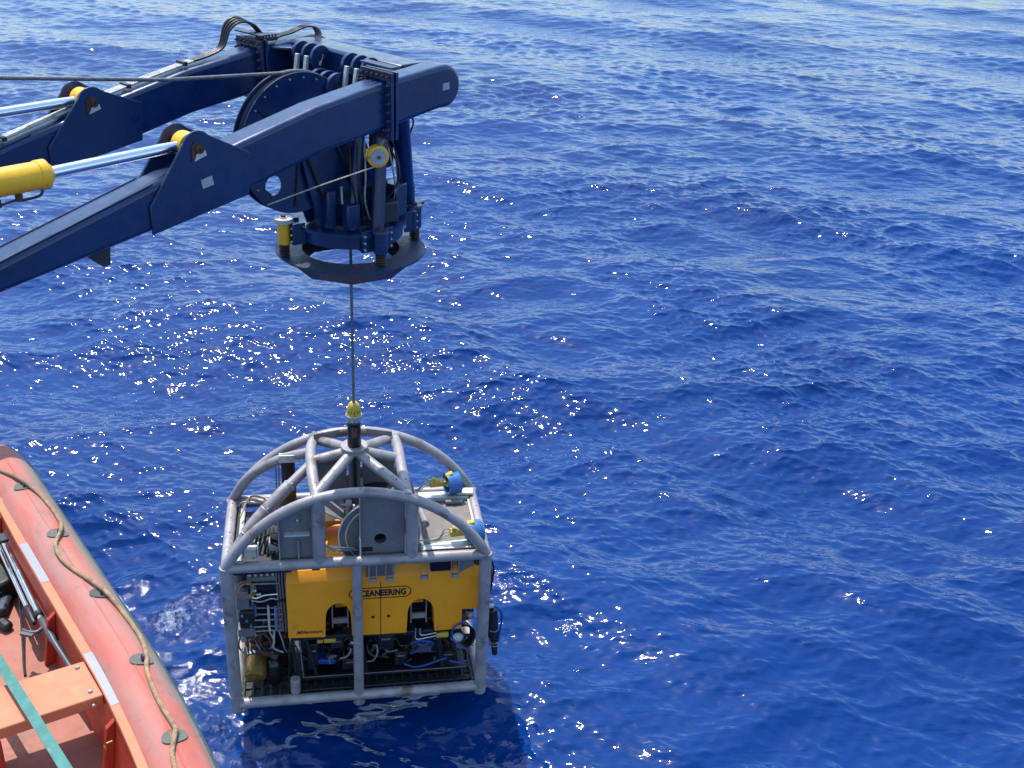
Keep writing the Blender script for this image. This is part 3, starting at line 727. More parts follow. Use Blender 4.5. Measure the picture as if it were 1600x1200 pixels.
# hub, bullet and wire termination
MB().lathe((0, 0.92, 3.90), (0, 0, 1), [(0, 0), (0.10, 0), (0.17, 0.05), (0.17, 0.085), (0.20, 0.115), (0.20, 0.145), (0, 0.145)], 32).build('hub', 'galv', cage)
MB().lathe((0, 0.92, 4.04), (0, 0, 1), [(0, 0), (0.103, 0), (0.103, 0.27), (0.098, 0.30), (0.098, 0.40), (0.0, 0.40)], 28).build('docking_bullet', 'blackgl', cage)
bl = MB().lathe((0, 0.92, 4.44), (0, 0, 1), [(0, 0), (0.078, 0), (0.085, 0.03), (0.085, 0.07), (0.06, 0.10), (0.0, 0.10)], 24).build('swivel', 'steel', cage)
MB().box((0.0, 0.824, 4.30), (0.085, 0.02, 0.17)).build('window_plate', 'rust', cage, bevel=0.012)
MB().lathe((0, 0.92, 4.53), (0, 0, 1), [(0, 0), (0.107, 0.0), (0.115, 0.03), (0.10, 0.07), (0.097, 0.13), (0.085, 0.19), (0.05, 0.235), (0.025, 0.25), (0, 0.25)], 24).build('bend_limiter', 'yellowpl', cage)
MB().torus((0, 0.92, 4.56), (0, 0, 1), 0.112, 0.012, 24, 6).build('limiter_band', 'hose', cage)
for k in range(5):
    a = -2.6 + k * 0.5
    MB().bar((0.098 * math.cos(a), 0.92 + 0.098 * math.sin(a), 4.60 + 0.01 * (k % 2)), (0.095 * math.cos(a + .15), 0.92 + 0.095 * math.sin(a + .15), 4.65), 0.012, 0.006, up=(math.cos(a), math.sin(a), 0)).build('limiter_mark', 'ink', cage)
# inner posts and plates
pipe('inner_post', [(-0.56, 0.02, H_), (-0.56, 0.02, arch_z(-0.56))], 0.10)
pipe('inner_post', [(0.79, 0.02, H_), (0.79, 0.02, arch_z(0.79))], 0.095)
pl = MB().prism([(-1.13, H_ + 0.03), (-0.66, H_ + 0.03), (-0.66, 3.62), (-0.80, 3.60), (-1.13, 3.42)], 1, 0.09, 0.115).build('bulkhead_plate', 'galvplate', cage, bevel=0.004)
MB().box((-0.86, 0.05, 2.78), (0.022, 0.06, 0.42)).build('stiffener', 'galv', pl); MB().box((-0.87, 0.045, 3.10), (0.36, 0.09, 0.02)).build('stiffener', 'alu', pl)
MB().box((-1.13, 0.08, 3.0), (0.02, 0.10, 0.78)).build('stiffener', 'galv', pl)
MB().ball((-0.86, 0.07, 3.32), 0.02, 6).build('bolt_head', 'alu', pl)
# right plate with round opening
def plate_hole(u0, u1, z0, z1, hc, hr, v, t, mat, par, name):
    bm = bmesh.new()
    oc = [bm.verts.new((x, v, z)) for x, z in ((u0, z0), (u1, z0), (u1, z1), (u0, z1))]
    hl = [bm.verts.new((hc[0] + hr * math.cos(2 * PI * i / 28), v, hc[1] + hr * math.sin(2 * PI * i / 28))) for i in range(28)]
    ed = [bm.edges.new((oc[i], oc[(i + 1) % 4])) for i in range(4)] + [bm.edges.new((hl[i], hl[(i + 1) % 28])) for i in range(28)]
    fs = [g for g in bmesh.ops.triangle_fill(bm, use_beauty=True, edges=ed)['geom'] if isinstance(g, bmesh.types.BMFace)]
    ex = bmesh.ops.extrude_face_region(bm, geom=fs)
    bmesh.ops.translate(bm, verts=[g for g in ex['geom'] if isinstance(g, bmesh.types.BMVert)], vec=(0, t, 0))
    bmesh.ops.recalc_face_normals(bm, faces=bm.faces)
    me = bpy.data.meshes.new(name); bm.to_mesh(me); bm.free(); me.materials.append(M[mat])
    o = bpy.data.objects.new(name, me); COL.objects.link(o); o.parent = par; return o
pl2 = plate_hole(0.045, 0.69, H_ + 0.02, 3.70, (0.33, 2.905), 0.092, 0.10, 0.025, 'galvplate', cage, 'bulkhead_plate')
pl2['label'] = 'plate with a round black opening'
MB().box((0.035, 0.06, 2.78), (0.02, 0.09, 0.38)).build('stiffener', 'alu', pl2); MB().box((0.70, 0.06, 2.78), (0.02, 0.09, 0.38)).build('stiffener', 'alu', pl2)
MB().box((0.70, 0.06, 3.42), (0.02, 0.07, 0.30)).build('stiffener', 'alu', pl2); MB().box((0.035, 0.06, 3.2), (0.018, 0.06, 0.9)).build('stiffener', 'galv', pl2)
MB().box((0.14, 0.092, 2.735), (0.15, 0.012, 0.07)).build('name_plate', 'black', pl2)
# winch drum behind the plate, axis running front to back
DC = (0.33, 2.83)
for v in (0.30, 1.35):
    MB().lathe((DC[0], v, DC[1]), (0, 1, 0), [(0.10, 0), (0.60, 0), (0.615, 0.012), (0.615, 0.03), (0.60, 0.042), (0.10, 0.042), (0.10, 0)], 64).build('drum_flange', 'galvplate', cage)
MB().torus((DC[0], 0.295, DC[1]), (0, 1, 0), 0.605, 0.012, 64, 6).torus((DC[0], 0.295, DC[1]), (0, 1, 0), 0.50, 0.012, 64, 6).build('flange_rim', 'alu', cage)
dcr = MB()
for k in range(16): dcr.torus((DC[0], 0.38 + 0.062 * k, DC[1]), (0, 1, 0), 0.44, 0.036, 40, 8)
dcr.cyl((DC[0], 0.34, DC[1]), (DC[0], 1.36, DC[1]), 0.42, 40).build('tether_winding', 'black', cage)
# guard plates above the drum and grey panels behind the hub
for s_ in (-1, 1):
    MB().prism([(s_ * 0.60, 3.78), (s_ * 0.12, 3.90), (s_ * 0.12, 3.18), (s_ * 0.30, 3.10), (s_ * 0.60, 3.35)], 1, 1.05, 1.07).build('hub_panel', 'galvplate', cage, bevel=0.003)
    MB().add([(s_ * 0.60, 0.95, 3.36), (s_ * 0.60, 0.40, 3.30), (s_ * 0.18, 0.45, 3.02), (s_ * 0.18, 0.95, 3.06), (s_ * 0.60, 0.95, 3.34), (s_ * 0.60, 0.40, 3.28), (s_ * 0.18, 0.45, 3.0), (s_ * 0.18, 0.95, 3.04)],
             [(0, 1, 2, 3), (7, 6, 5, 4), (0, 4, 5, 1), (1, 5, 6, 2), (2, 6, 7, 3), (3, 7, 4, 0)]).build('guard_plate', 'galv', cage)
    MB().prism([(s_ * 0.60, 3.80), (s_ * 0.20, 3.93), (s_ * 0.20, 3.99), (s_ * 0.60, 3.92)], 1, 1.50, 1.52).build('hub_panel', 'galvplate', cage)
MB().box((0.0, 1.02, 3.55), (0.17, 0.16, 0.62)).build('cable_duct', 'galvplate', cage, bevel=0.02)
MB().cyl((0, 0.92, 3.92), (0, 0.92, 3.25), 0.03).build('tether_lead', 'black', cage)
MB().box((-0.10, 0.80, 3.02), (0.10, 0.14, 0.22)).box((0.12, 0.80, 3.04), (0.16, 0.2, 0.16)).build('fairlead_block', 'white', cage, bevel=0.02)
MB().box((-0.04, 0.33, 3.16), (0.03, 0.03, 0.42)).box((0.0, 0.33, 2.96), (0.10, 0.03, 0.03)).build('guide_bar', 'alu', cage)
# braces seen through the left gap
pipe('brace', [(-0.52, 0.9, 3.02), (0.0, 0.75, 3.10)], 0.022, 'alu'); pipe('brace', [(-0.52, 0.85, 3.02), (-0.10, 1.2, 2.70)], 0.035, 'galv')
pipe('brace', [(-0.25, 1.45, 2.62), (-0.25, 1.45, 3.5)], 0.028, 'galv'); pipe('brace', [(-0.50, 0.25, 2.72), (-0.05, 0.30, 2.62)], 0.018, 'alu')
pipe('brace', [(-0.50, 0.2, 2.80), (-0.35, 0.22, 2.66), (0.0, 0.24, 2.63)], 0.020, 'galv')
# cross members of the roof frame at the left end
pipe('roof_rail', [(-W_, 1.72, H_ - 0.0), (-1.0, 1.72, H_ + 0.0)], 0.07, 'galv'); pipe('roof_rail', [(-1.72, 0.1, H_ + 0.02), (-1.72, 1.7, H_ + 0.02)], 0.038, 'alu')
pipe('roof_rail', [(-1.0, 0.1, H_), (-1.0, 1.8, H_)], 0.05); pipe('roof_rail', [(0.95, 0.1, H_), (0.95, 1.8, H_)], 0.055, 'galv')
pipe('roof_rail', spline([(1.0, 0.05, H_ + .55), (0.98, .6, H_ + .40), (0.97, 1.2, H_ + .25), (0.96, 1.7, H_ + .1)]), 0.05, 'galv')
# tank and valve stack behind the left stays
tk = MB().cyl((-1.0, 1.40, 2.55), (-1.0, 1.40, 3.58), 0.105, 24).build('pressure_vessel', 'black', cage)
MB().cyl((-1.0, 1.40, 2.70), (-1.0, 1.40, 3.06), 0.108, 24).build('rusty_band', 'rust', tk); MB().ball((-1.0, 1.34, 2.66), 0.11, sq=(1.3, 1, .5)).build('orange_fitting', 'rust', tk)
MB().box((-0.98, 1.38, 3.60), (0.30, 0.26, 0.02)).box((-0.98, 1.26, 3.66), (0.30, 0.02, 0.10)).build('vessel_bracket', 'alu', tk)
for du in (0, 0.045): pipe('conduit', [(-1.21 + du, 1.6, 2.5), (-1.19 + du, 1.6, 3.5)], 0.012, 'galv', n=8)
MB().tube(spline([(-1.74, 1.1, 2.75), (-1.6, 1.5, 2.85), (-1.35, 1.45, 2.78), (-1.42, 1.1, 2.6)]), 0.014, 8).build('hose', 'tan', cage)
MB().tube(spline([(-1.80, 1.60, 2.62), (-1.70, 1.5, 2.76), (-1.45, 1.4, 2.80), (-1.2, 1.4, 2.82)]), 0.022, 8).build('hose', 'galv', cage)
MB().tube(spline([(-1.55, 0.9, 2.35), (-1.4, 0.7, 2.62), (-1.15, 0.4, 2.9), (-1.0, 0.3, 2.7)]), 0.022, 8).build('hose', 'black', cage)
# control box, black drum and electrics inside the left roof bay
bx = MB().box((-1.40, 0.85, 2.45), (0.86, 1.4, 0.22)).build('junction_box', 'black', cage, bevel=0.03)
for k in range(10):
    a = random.uniform(0, 6.28)
    MB().tube(spline([(-1.75 + 0.07 * k, 0.2 + 0.1 * (k % 3), 2.45), (-1.7 + 0.07 * k + 0.05 * math.cos(a), 0.45, 2.72 + 0.03 * (k % 2)), (-1.62 + 0.06 * k, 0.8 + 0.05 * math.sin(a), 2.62), (-1.55 + 0.05 * k, 1.2, 2.5)]), 0.017, 6).build('cable', 'black' if k % 5 else 'darksteel', cage)
sb = MB().box((-1.55, 0.16, 2.76), (0.19, 0.14, 0.14)).build('lamp_box', 'white', cage, bevel=0.01)
for du in (-0.11, 0.11): MB().box((-1.55 + du, 0.14, 2.76), (0.012, 0.18, 0.22)).build('lamp_bracket', 'alu', sb)
wb = MB().box((-1.22, 0.35, 2.75), (0.14, 0.16, 0.20), Matrix.Rotation(.3, 3, 'X')).build('sensor_head', 'white', cage, bevel=0.03)
for k in range(3): MB().box((-1.20, 0.30, 2.80 + 0.045 * k), (0.15, 0.13, 0.014), Matrix.Rotation(.5, 3, 'Y')).build('louvre', 'black', wb)
MB().ball((-1.06, 0.38, 2.72), 0.07, 8).build('blue_fitting', 'bluebit', wb)
# left bay of the lower frame: racks of pipes, valves, accumulators
for z in (2.08, 1.62, 1.50, 1.40, 1.28, 1.20):
    pipe('rack_pipe', [(-1.66, 0.30 + 0.02 * math.sin(z * 9), z), (-1.17, 0.30, z - 0.02)], 0.013, 'galv', n=8)
for u in (-1.22, -1.18, -1.135, -1.09):
    pipe('conduit', [(u, 0.30, 2.45), (u + 0.03, 0.30, 1.15)], 0.015, 'galvplate', n=8)
for u, m_ in ((-1.355, 'alu'), (-1.245, 'chrome')): pipe('valve_stem', [(u, 0.27, 1.68), (u, 0.27, 1.20)], 0.018 if m_ == 'alu' else 0.028, m_, n=10)
for z in (2.36, 1.76): MB().box((-1.15, 0.29, z), (0.20, 0.07, 0.03)).build('conduit_clamp', 'black', cage)
vb = MB().box((-1.42, 0.36, 2.16), (0.44, 0.14, 0.07)).build('valve_bank', 'galvplate', cage, bevel=0.01)
for k in range(5): MB().cyl((-1.60 + 0.085 * k, 0.34, 2.19), (-1.60 + 0.085 * k, 0.34, 2.24), 0.026, 8).build('valve_cap', 'alu', vb)
MB().box((-1.40, 0.48, 1.92), (0.50, 0.30, 0.40)).build('control_pod', 'blackgl', cage, bevel=0.04)
for k in range(4): MB().ball((-1.56 + 0.03 * k, 0.28, 1.96 - 0.035 * k + 0.04 * (k % 2)), 0.028, 6).build('fitting', 'steel', cage)
MB().tube(spline([(-1.62, 0.29, 1.86), (-1.52, 0.26, 1.84), (-1.40, 0.28, 1.87), (-1.2, 0.28, 1.88)]), 0.016, 8).build('hose', 'steel', cage)
MB().tube(spline([(-1.6, 0.29, 1.78), (-1.45, 0.27, 1.76), (-1.3, 0.28, 1.80), (-1.18, 0.28, 1.76)]), 0.012, 8).build('hose', 'hose', cage)
for k in range(2): MB().torus((-1.68 + 0.03 * k, 0.22 + 0.05 * k, 2.04 - 0.07 * k), (0.35, -1, 0.2), 0.13, 0.013, 28, 6).build('hose_coil', 'tan', cage)
MB().box((-1.72, 0.30, 1.78), (0.18, 0.16, 0.22)).build('gauge_box', 'galvplate', cage, bevel=0.01)
MB().box((-1.68, 0.34, 1.46), (0.22, 0.22, 0.30)).build('solenoid_box', 'black', cage, bevel=0.02)
for k in range(3): MB().cyl((-1.74 + 0.06 * k, 0.20, 1.56 - 0.1 * k), (-1.74 + 0.06 * k, 0.24, 1.56 - 0.1 * k), 0.022, 8).build('gland', 'steel', cage)
pipe('rack_upright', [(-1.585, 0.30, 2.1), (-1.585, 0.30, 1.0)], 0.018, 'galvplate', n=8); pipe('rack_upright', [(-1.545, 0.26, 1.72), (-1.545, 0.26, 1.50)], 0.016, 'bluebit', n=8)
MB().box((-1.70, 0.32, 1.22), (0.24, 0.20, 0.14)).build('filter_base', 'galvplate', cage, bevel=0.01)
for k in range(16):
    u = random.uniform(-1.78, -1.12); z = random.uniform(0.72, 1.15); v = random.uniform(0.22, 0.6)
    m_ = random.choice(['rust', 'rust', 'brass', 'black', 'hose', 'galvplate', 'blackgl'])
    if k % 2: MB().cyl((u, v, z), (u + random.uniform(-.1, .1), v + .02, z + random.uniform(.05, .14)), random.uniform(.02, .045), 10).build('pipe_fitting', m_, cage, bevel=0.004)
    else: MB().box((u, v, z), (random.uniform(.05, .12), .08, random.uniform(.04, .1)), Matrix.Rotation(random.uniform(-.5, .5), 3, 'Y')).build('valve_block', m_, cage, bevel=0.006)
for k in range(9):
    u = -1.78 + 0.07 * k; 
    MB().tube(spline([(u, 0.28, 1.18), (u + random.uniform(-.05, .08), 0.22, 1.02), (u + random.uniform(-.05, .1), 0.24, 0.88), (u + random.uniform(0, .15), 0.32, 0.72)]), random.uniform(.009, .016), 6).build('hose', random.choice(['black', 'hose', 'rust', 'darksteel', 'galv']), cage)
for (u, v, z, d, nm) in ((-1.45, 1.25, 1.25, (0.70, 0.30, 2.1), 'dark_backing'), (-1.45, 0.62, 1.45, (0.62, 0.10, 0.60), 'dark_backing_panel'), (-1.30, 0.80, 0.60, (0.36, 0.30, 0.9), 'dark_backing_stack')):  # black backing boxes added so the open left bay reads dark
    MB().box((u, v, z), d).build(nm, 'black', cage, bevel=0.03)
# brass canister lying fore and aft with a band, rusty pump beside it, dark bottle
bcn = MB().lathe((-1.615, 0.16, 0.36), (0.10, 0.9, 0.42), [(0, 0.0), (0.12, 0.0), (0.155, 0.02), (0.165, 0.05), (0.165, 0.62), (0.12, 0.70), (0, 0.72)], 32).build('brass_canister', 'brass', cage)
MB().lathe((-1.615 + 0.03, 0.16 + 0.32, 0.36 + 0.15), (0.10, 0.9, 0.42), [(0.168, 0), (0.176, 0), (0.176, 0.05), (0.168, 0.05), (0.168, 0)], 32).build('canister_band', 'steel', bcn)
MB().ball((-1.40, 0.42, 0.72), 0.14, sq=(1.2, 1, .7)).cyl((-1.5, 0.35, 0.8), (-1.28, 0.35, 0.62), 0.06).cyl((-1.6, 0.4, 0.86), (-1.5, 0.35, 0.8), 0.08).build('rusty_pump', 'rust', cage)
MB().lathe((-1.33, 0.36, 0.13), (0, 0, 1), [(0, 0), (0.10, 0), (0.12, 0.03), (0.12, 0.34), (0.09, 0.42), (0.03, 0.46), (0, 0.46)], 28).build('accumulator_bottle', 'blackgl', cage)
for u in (-1.78, -1.74): pipe('hose', [(u, 0.20, 0.95), (u + .01, 0.2, 0.3)], 0.012, 'alu' if u < -1.75 else 'tan', n=8)
MB().cyl((-1.0, 0.10, 0.10), (-1.0, 0.10, 0.37), 0.078, 20).build('bumper_stub', 'galv', cage, bevel=0.008)
# floor grating of the cage
fl = MB()
for k in range(27): fl.box((-1.80 + 0.138 * k, 0.9, 0.075), (0.03, 1.7, 0.03))
for k in range(9): fl.box((0, 0.12 + 0.195 * k, 0.05), (3.66, 0.03, 0.02))
fo = fl.build('floor_grating', 'gratefloor', cage); fo['kind'] = 'stuff'
MB().box((0, 0.9, 0.022), (3.6, 1.66, 0.012)).build('floor_plate', 'gratefloor', cage)
# right roof deck with stiffeners
dk = MB().box((1.42, 0.92, 2.60), (0.84, 1.60, 0.018)).build('roof_deck', 'deck', cage)
MB().box((1.38, 1.60, 2.66), (0.92, 0.18, 0.016)).box((1.38, 1.51, 2.635), (0.92, 0.014, 0.06)).build('deck_shelf', 'alu', cage, bevel=0.003)
MB().box((1.78, 1.58, 2.72), (0.26, 0.16, 0.04), Matrix.Rotation(-0.1, 3, 'Z')).build('deck_angle', 'alu', cage, bevel=0.004)
MB().box((1.82, 0.9, 2.62), (0.03, 1.35, 0.05)).build('deck_edge', 'alu', cage)
pl3 = MB().prism([(0.95, 0.12), (1.80, 0.12), (1.80, 0.34), (1.30, 0.30), (0.95, 0.22)], 2, 2.64, 2.655).build('deck_shelf', 'alu', cage)
MB().box((1.58, 1.38, 2.66), (0.28, 0.07, 0.05)).build('deck_latch', 'galvplate', cage, bevel=0.01)
# rollers (short blue rings) with yellow brackets and wires
def guide(u, v, z, sc=1.0):
    g = MB().lathe((u, v, z), (1, 0.25, 0), [(0.135, -0.10), (0.175, -0.11), (0.18, -0.09), (0.18, 0.09), (0.175, 0.11), (0.135, 0.10), (0.135, -0.10)], 32).build('blue_ring', 'bluebit', cage)
    MB().cyl((u - 0.09, v - .02, z), (u + 0.07, v + .02, z), 0.05, 16).build('ring_hub', 'alu', g)
    for a in (0.3, 2.4, 4.5): MB().bar((u, v, z), (u, v + 0.14 * math.cos(a), z + 0.14 * math.sin(a)), 0.012, 0.05, up=(1, 0, 0)).build('ring_vane', 'white', g)
    b = MB().bar((u - 0.38, v - 0.02, z + 0.02), (u - 0.10, v, z + 0.03), 0.13, 0.10).build('clamp_body', 'yellowpl', cage, bevel=0.025)
    MB().box((u - 0.06, v, z + 0.17), (0.12, 0.10, 0.05), Matrix.Rotation(-.3, 3, 'Y')).build('clamp_ear', 'yellowpl', b, bevel=0.012)
    MB().box((u - 0.28, v - 0.04, z + 0.09), (0.14, 0.08, 0.06), Matrix.Rotation(.5, 3, 'Y')).build('clamp_ear', 'yellowpl', b, bevel=0.012)
    for k in range(4): MB().ball((u - 0.34 + 0.07 * k, v - 0.07, z + 0.075), 0.016, 6).build('bolt_head', 'alu', b)
    for k in range(3):
        MB().tube(spline([(u - 0.34, v - .02, z + 0.06 - .03 * k), (u - 0.45, v - .03, z + 0.10 - 0.06 * k), (u - 0.56, v - .06, z - 0.04 - .02 * k), (u - 0.85, v - .05, z - 0.07)]), 0.010, 6).build('wire', 'hose' if k else 'galv', b)
guide(1.58, 1.62, 2.86); guide(1.76, 0.30, 2.80)
# brackets hanging under the front top rail
for u in (0.21, 0.46, 0.98, 1.44):
    hb = MB()
    for du in (-0.055, 0.055): hb.box((u + du, 0.0, 2.37), (0.012, 0.05, 0.30))
    hb.box((u, 0.0, 2.235), (0.12, 0.05, 0.06)); hb.build('rail_bracket', 'galv', cage, bevel=0.002)
MB().box((0.33, 0.16, 2.34), (0.42, 0.12, 0.22)).build('drive_box', 'galvplate', cage); MB().box((1.25, 0.16, 2.36), (0.34, 0.14, 0.20)).build('drive_box', 'blackgl', cage, bevel=0.01)
MB().prism([(1.50, 2.22), (1.74, 2.36), (1.74, 2.50), (1.50, 2.50)], 1, 0.06, 0.22).build('drive_box', 'galvplate', cage, bevel=0.01); MB().ball((1.80, 0.12, 2.38), 0.06, 7).build('drive_knob', 'rust', cage)
MB().box((-0.62, 0.10, 2.47), (0.12, 0.05, 0.10)).build('rail_block', 'darksteel', cage)
for k in range(4): pipe('rack_pipe', [(-0.95, 0.14 + .03 * k, 2.47), (0.0, 0.14 + .03 * k, 2.47)], 0.012, 'hose' if k % 2 else 'tan', n=8)

# ------------------------------------------------------------------ the underwater vehicle inside the cage
RO, RA = (CGO[0], CGO[1], CGO[2]), CGA
rov = thing('underwater_vehicle', 'underwater robot with deep yellow float parked inside the grey cage', 'underwater robot', RO, RA)
def arch_cut(u0, u1, zb0, zb1, top):
    c = (u0 + u1) / 2; hw = (u1 - u0) / 2; sh = top - hw * 1.25
    P = [(u0, zb0), (u0 + 0.01, sh - 0.12)]
    P += [(c + (hw - 0.015) * math.cos(a), sh + hw * 1.25 * math.sin(a)) for a in np.linspace(PI * 0.97, PI * 0.03, 13)]
    return P + [(u1 - 0.01, sh - 0.12), (u1, zb1)]
def fpoly(topz, inset=0.0, rear=False):
    P = [(-1.075 + inset, 1.085)]
    P += arch_cut(-0.515, -0.105, 1.06, 1.05, 1.69)
    P += arch_cut(0.735, 1.175, 1.04, 1.04, 1.68)
    P += [(1.60, 1.05), (1.60, 1.43), (1.875, 1.42), (1.88 - inset, topz - 0.10 if not rear else topz - 0.05), (1.60, topz + 0.02 if not rear else topz + 0.10), (1.30, topz + (0.0 if not rear else 0.10)), (-0.55, topz), (-1.075 + inset, topz)]
    return P
rings = [[(u, 0.20, z) for u, z in fpoly(2.10)], [(u, 0.205, z) for u, z in fpoly(2.125)], [(u, 0.33, z) for u, z in fpoly(2.25, 0.015, True)], [(u, 1.55, z) for u, z in fpoly(2.28, 0.02, True)]]
fb = MB().loft(rings).build('float_block', 'yellow', rov, bevel=0.04, seg=4)
MB().box((0.336, 0.199, 1.55), (0.011, 0.006, 0.99)).build('seam', 'ink', rov)
for u in (0.217, 0.455): MB().cyl((u, 0.192, 1.392), (u, 0.205, 1.392), 0.024, 16).build('plug', 'ink', rov)
# rear top fin with arch seen through the gap, and orange inner pieces in the arches
ra_ = [(-0.80, 2.27), (-0.80, 2.56), (0.30, 2.56), (0.30, 2.27), (0.08, 2.27)] + [(-0.22 + 0.30 * math.cos(a), 2.27 + 0.22 * math.sin(a)) for a in np.linspace(0.15, PI - 0.15, 11)] + [(-0.52, 2.27)]
MB().prism(ra_, 1, 1.15, 1.50).build('rear_float', 'tanfloat', rov, bevel=0.015)
for uc, m2 in ((-0.29, 0), (0.93, 0.02)):
    MB().box((uc + 0.02, 0.62, 1.47), (0.17, 0.04, 0.34)).build('inner_float', 'yellow', rov, bevel=0.01)
    MB().box((uc + 0.02, 0.30, 1.66), (0.30, 0.06, 0.10)).build('blue_motor', 'bluebit', rov, bevel=0.02)
    fr = MB()
    for du in (-0.11, 0.13): fr.box((uc + du, 0.40, 1.32), (0.022, 0.03, 0.50))
    fr.box((uc + 0.01, 0.40, 1.21), (0.22, 0.05, 0.09)).build('arch_bracket', 'galv', rov, bevel=0.004)
# lettering
def text_mesh(txt, size, offs, name, par, mat, loc, rot, shear=0.0, ext=0.002, spacing=1.0):
    cu = bpy.data.curves.new(name, 'FONT'); cu.body = txt; cu.size = size; cu.offset = offs; cu.extrude = ext; cu.shear = shear
    cu.align_x = 'LEFT'; cu.space_character = spacing; cu.resolution_u = 3
    to = bpy.data.objects.new(name + '_curve', cu); COL.objects.link(to)
    dg = bpy.context.evaluated_depsgraph_get(); me = bpy.data.meshes.new_from_object(to.evaluated_get(dg))
    bpy.data.objects.remove(to); bpy.data.curves.remove(cu)
    me.materials.clear(); me.materials.append(M[mat])
    o = bpy.data.objects.new(name, me); COL.objects.link(o); o.parent = par; o.location = loc; o.rotation_euler = rot
    return o, me
lt, me = text_mesh('OCEANEERING', 0.155, 0.0075, 'lettering', rov, 'ink', (0, 0, 0), (PI / 2, 0, 0), spacing=1.05)
xs = [v.co.x for v in me.vertices]; wdt = max(xs) - min(xs)
lt.scale = (0.79 / wdt, 1.0, 1.0); lt.location = (-0.065, 0.1985, 1.792)
# rounded outline round the name
def ring_outline(cx, cz, hw, hh, t, v):
    n = 12; P = []
    for sx, a0 in ((1, -PI / 2), (-1, PI / 2)):
        for i in range(n + 1):
            a = a0 + PI * i / n; P.append((cx + sx * (hw - hh) + hh * math.cos(a), cz + hh * math.sin(a), hh, a, sx))
    out = []; inn = []
    for x, z, h_, a, sx in P:
        out.append((x, z)); inn.append((x - t * math.cos(a), z - t * math.sin(a)))
    N = len(out); vs = [(p[0], v, p[1]) for p in out] + [(p[0], v, p[1]) for p in inn] + [(p[0], v + .004, p[1]) for p in out] + [(p[0], v + .004, p[1]) for p in inn]
    fs = []
    for i in range(N):
        j = (i + 1) % N
        fs += [(i, j, N + j, N + i), (2 * N + i, 3 * N + i, 3 * N + j, 2 * N + j), (i, 2 * N + i, 2 * N + j, j), (N + i, N + j, 3 * N + j, 3 * N + i)]
    return MB().add(vs, fs)
ring_outline(0.33, 1.846, 0.475, 0.105, 0.016, 0.197).build('name_outline', 'ink', rov)
lt2, me = text_mesh('Millennium', 0.085, 0.0015, 'lettering', rov, 'ink', (0, 0, 0), (PI / 2, 0, 0), shear=0.35)
xs = [v.co.x for v in me.vertices]; lt2.scale = (0.40 / (max(xs) - min(xs)), 1, 1); lt2.location = (-0.955, 0.1985, 1.155)
# open frame under the float
fr = [((-0.97, 0.24, 0.25), (1.74, 0.24, 0.25), .06), ((-0.97, 1.5, 0.25), (1.74, 1.5, 0.25), .06), ((-0.97, 0.24, 0.25), (-0.97, 1.5, 0.25), .05), ((1.72, 0.24, 0.25), (1.72, 1.5, 0.25), .05),
      ((-0.98, 0.24, 0.25), (-1.02, 0.24, 1.1), .05), ((-0.66, 0.24, 0.25), (-0.82, 0.24, 1.05), .05), ((0.10, 0.24, 0.25), (0.02, 0.24, 1.05), .07), ((1.32, 0.24, 0.25), (1.22, 0.24, 1.05), .07), ((1.55, 0.24, 0.3), (1.45, 0.24, 1.05), .05),
      ((-1.02, 0.26, 1.03), (1.55, 0.26, 1.0), .06), ((-0.97, 1.5, 0.25), (-1.0, 1.5, 1.1), .06), ((1.5, 1.5, 0.25), (1.5, 1.5, 1.1), .06), ((0.3, 1.5, 0.25), (0.3, 1.5, 1.1), .05), ((0.35, 0.24, 0.25), (0.35, 1.5, 0.25), .05)]
for a, b, t in fr: MB().bar(a, b, t, t, up=(0, 1, 0)).build('frame_bar', 'black', rov, bevel=0.008)
pipe('frame_edge', [(-0.905, 0.19, 1.03), (-0.875, 0.19, 0.30)], 0.010, 'steel', rov, 8); pipe('frame_edge', [(-0.875, 0.19, 0.30), (1.7, 0.19, 0.28)], 0.008, 'galvplate', rov, 8)
MB().box((0.35, 0.9, 0.20), (2.7, 1.25, 0.02)).build('skid_plate', 'black', rov)
# bits in the frame
for (u, v, z, d, m_, nm) in ((-0.35, 0.75, 0.55, (0.5, 0.5, 0.32), 'blackgl', 'electronics_pod'), (0.62, 0.85, 0.55, (0.42, 0.5, 0.34), 'black', 'electronics_pod'), (1.05, 0.75, 0.42, (0.42, 0.4, 0.2), 'galvplate', 'valve_pack'),
                             (-0.52, 0.42, 0.46, (0.30, 0.20, 0.09), 'bluehose', 'blue_block'), (-0.45, 0.3, 0.95, (0.19, 0.12, 0.09), 'yellowpl', 'yellow_connector'), (-0.60, 0.3, 0.93, (0.09, 0.10, 0.06), 'yellowpl', 'yellow_connector'),
                             (1.30, 0.22, 0.945, (0.20, 0.08, 0.085), 'yellowpl', 'yellow_connector'), (-0.10, 0.6, 0.88, (0.3, 0.2, 0.2), 'rust', 'rusty_bracket')):
    MB().box((u, v, z), d, Matrix.Rotation(random.uniform(-.08, .08), 3, 'Y')).build(nm, m_, rov, bevel=0.012)
for k in range(9): MB().cyl((0.86 + 0.05 * k, 0.50, 0.50), (0.86 + 0.05 * k, 0.50, 0.56), 0.014, 8).build('valve_cap', 'steel', rov)
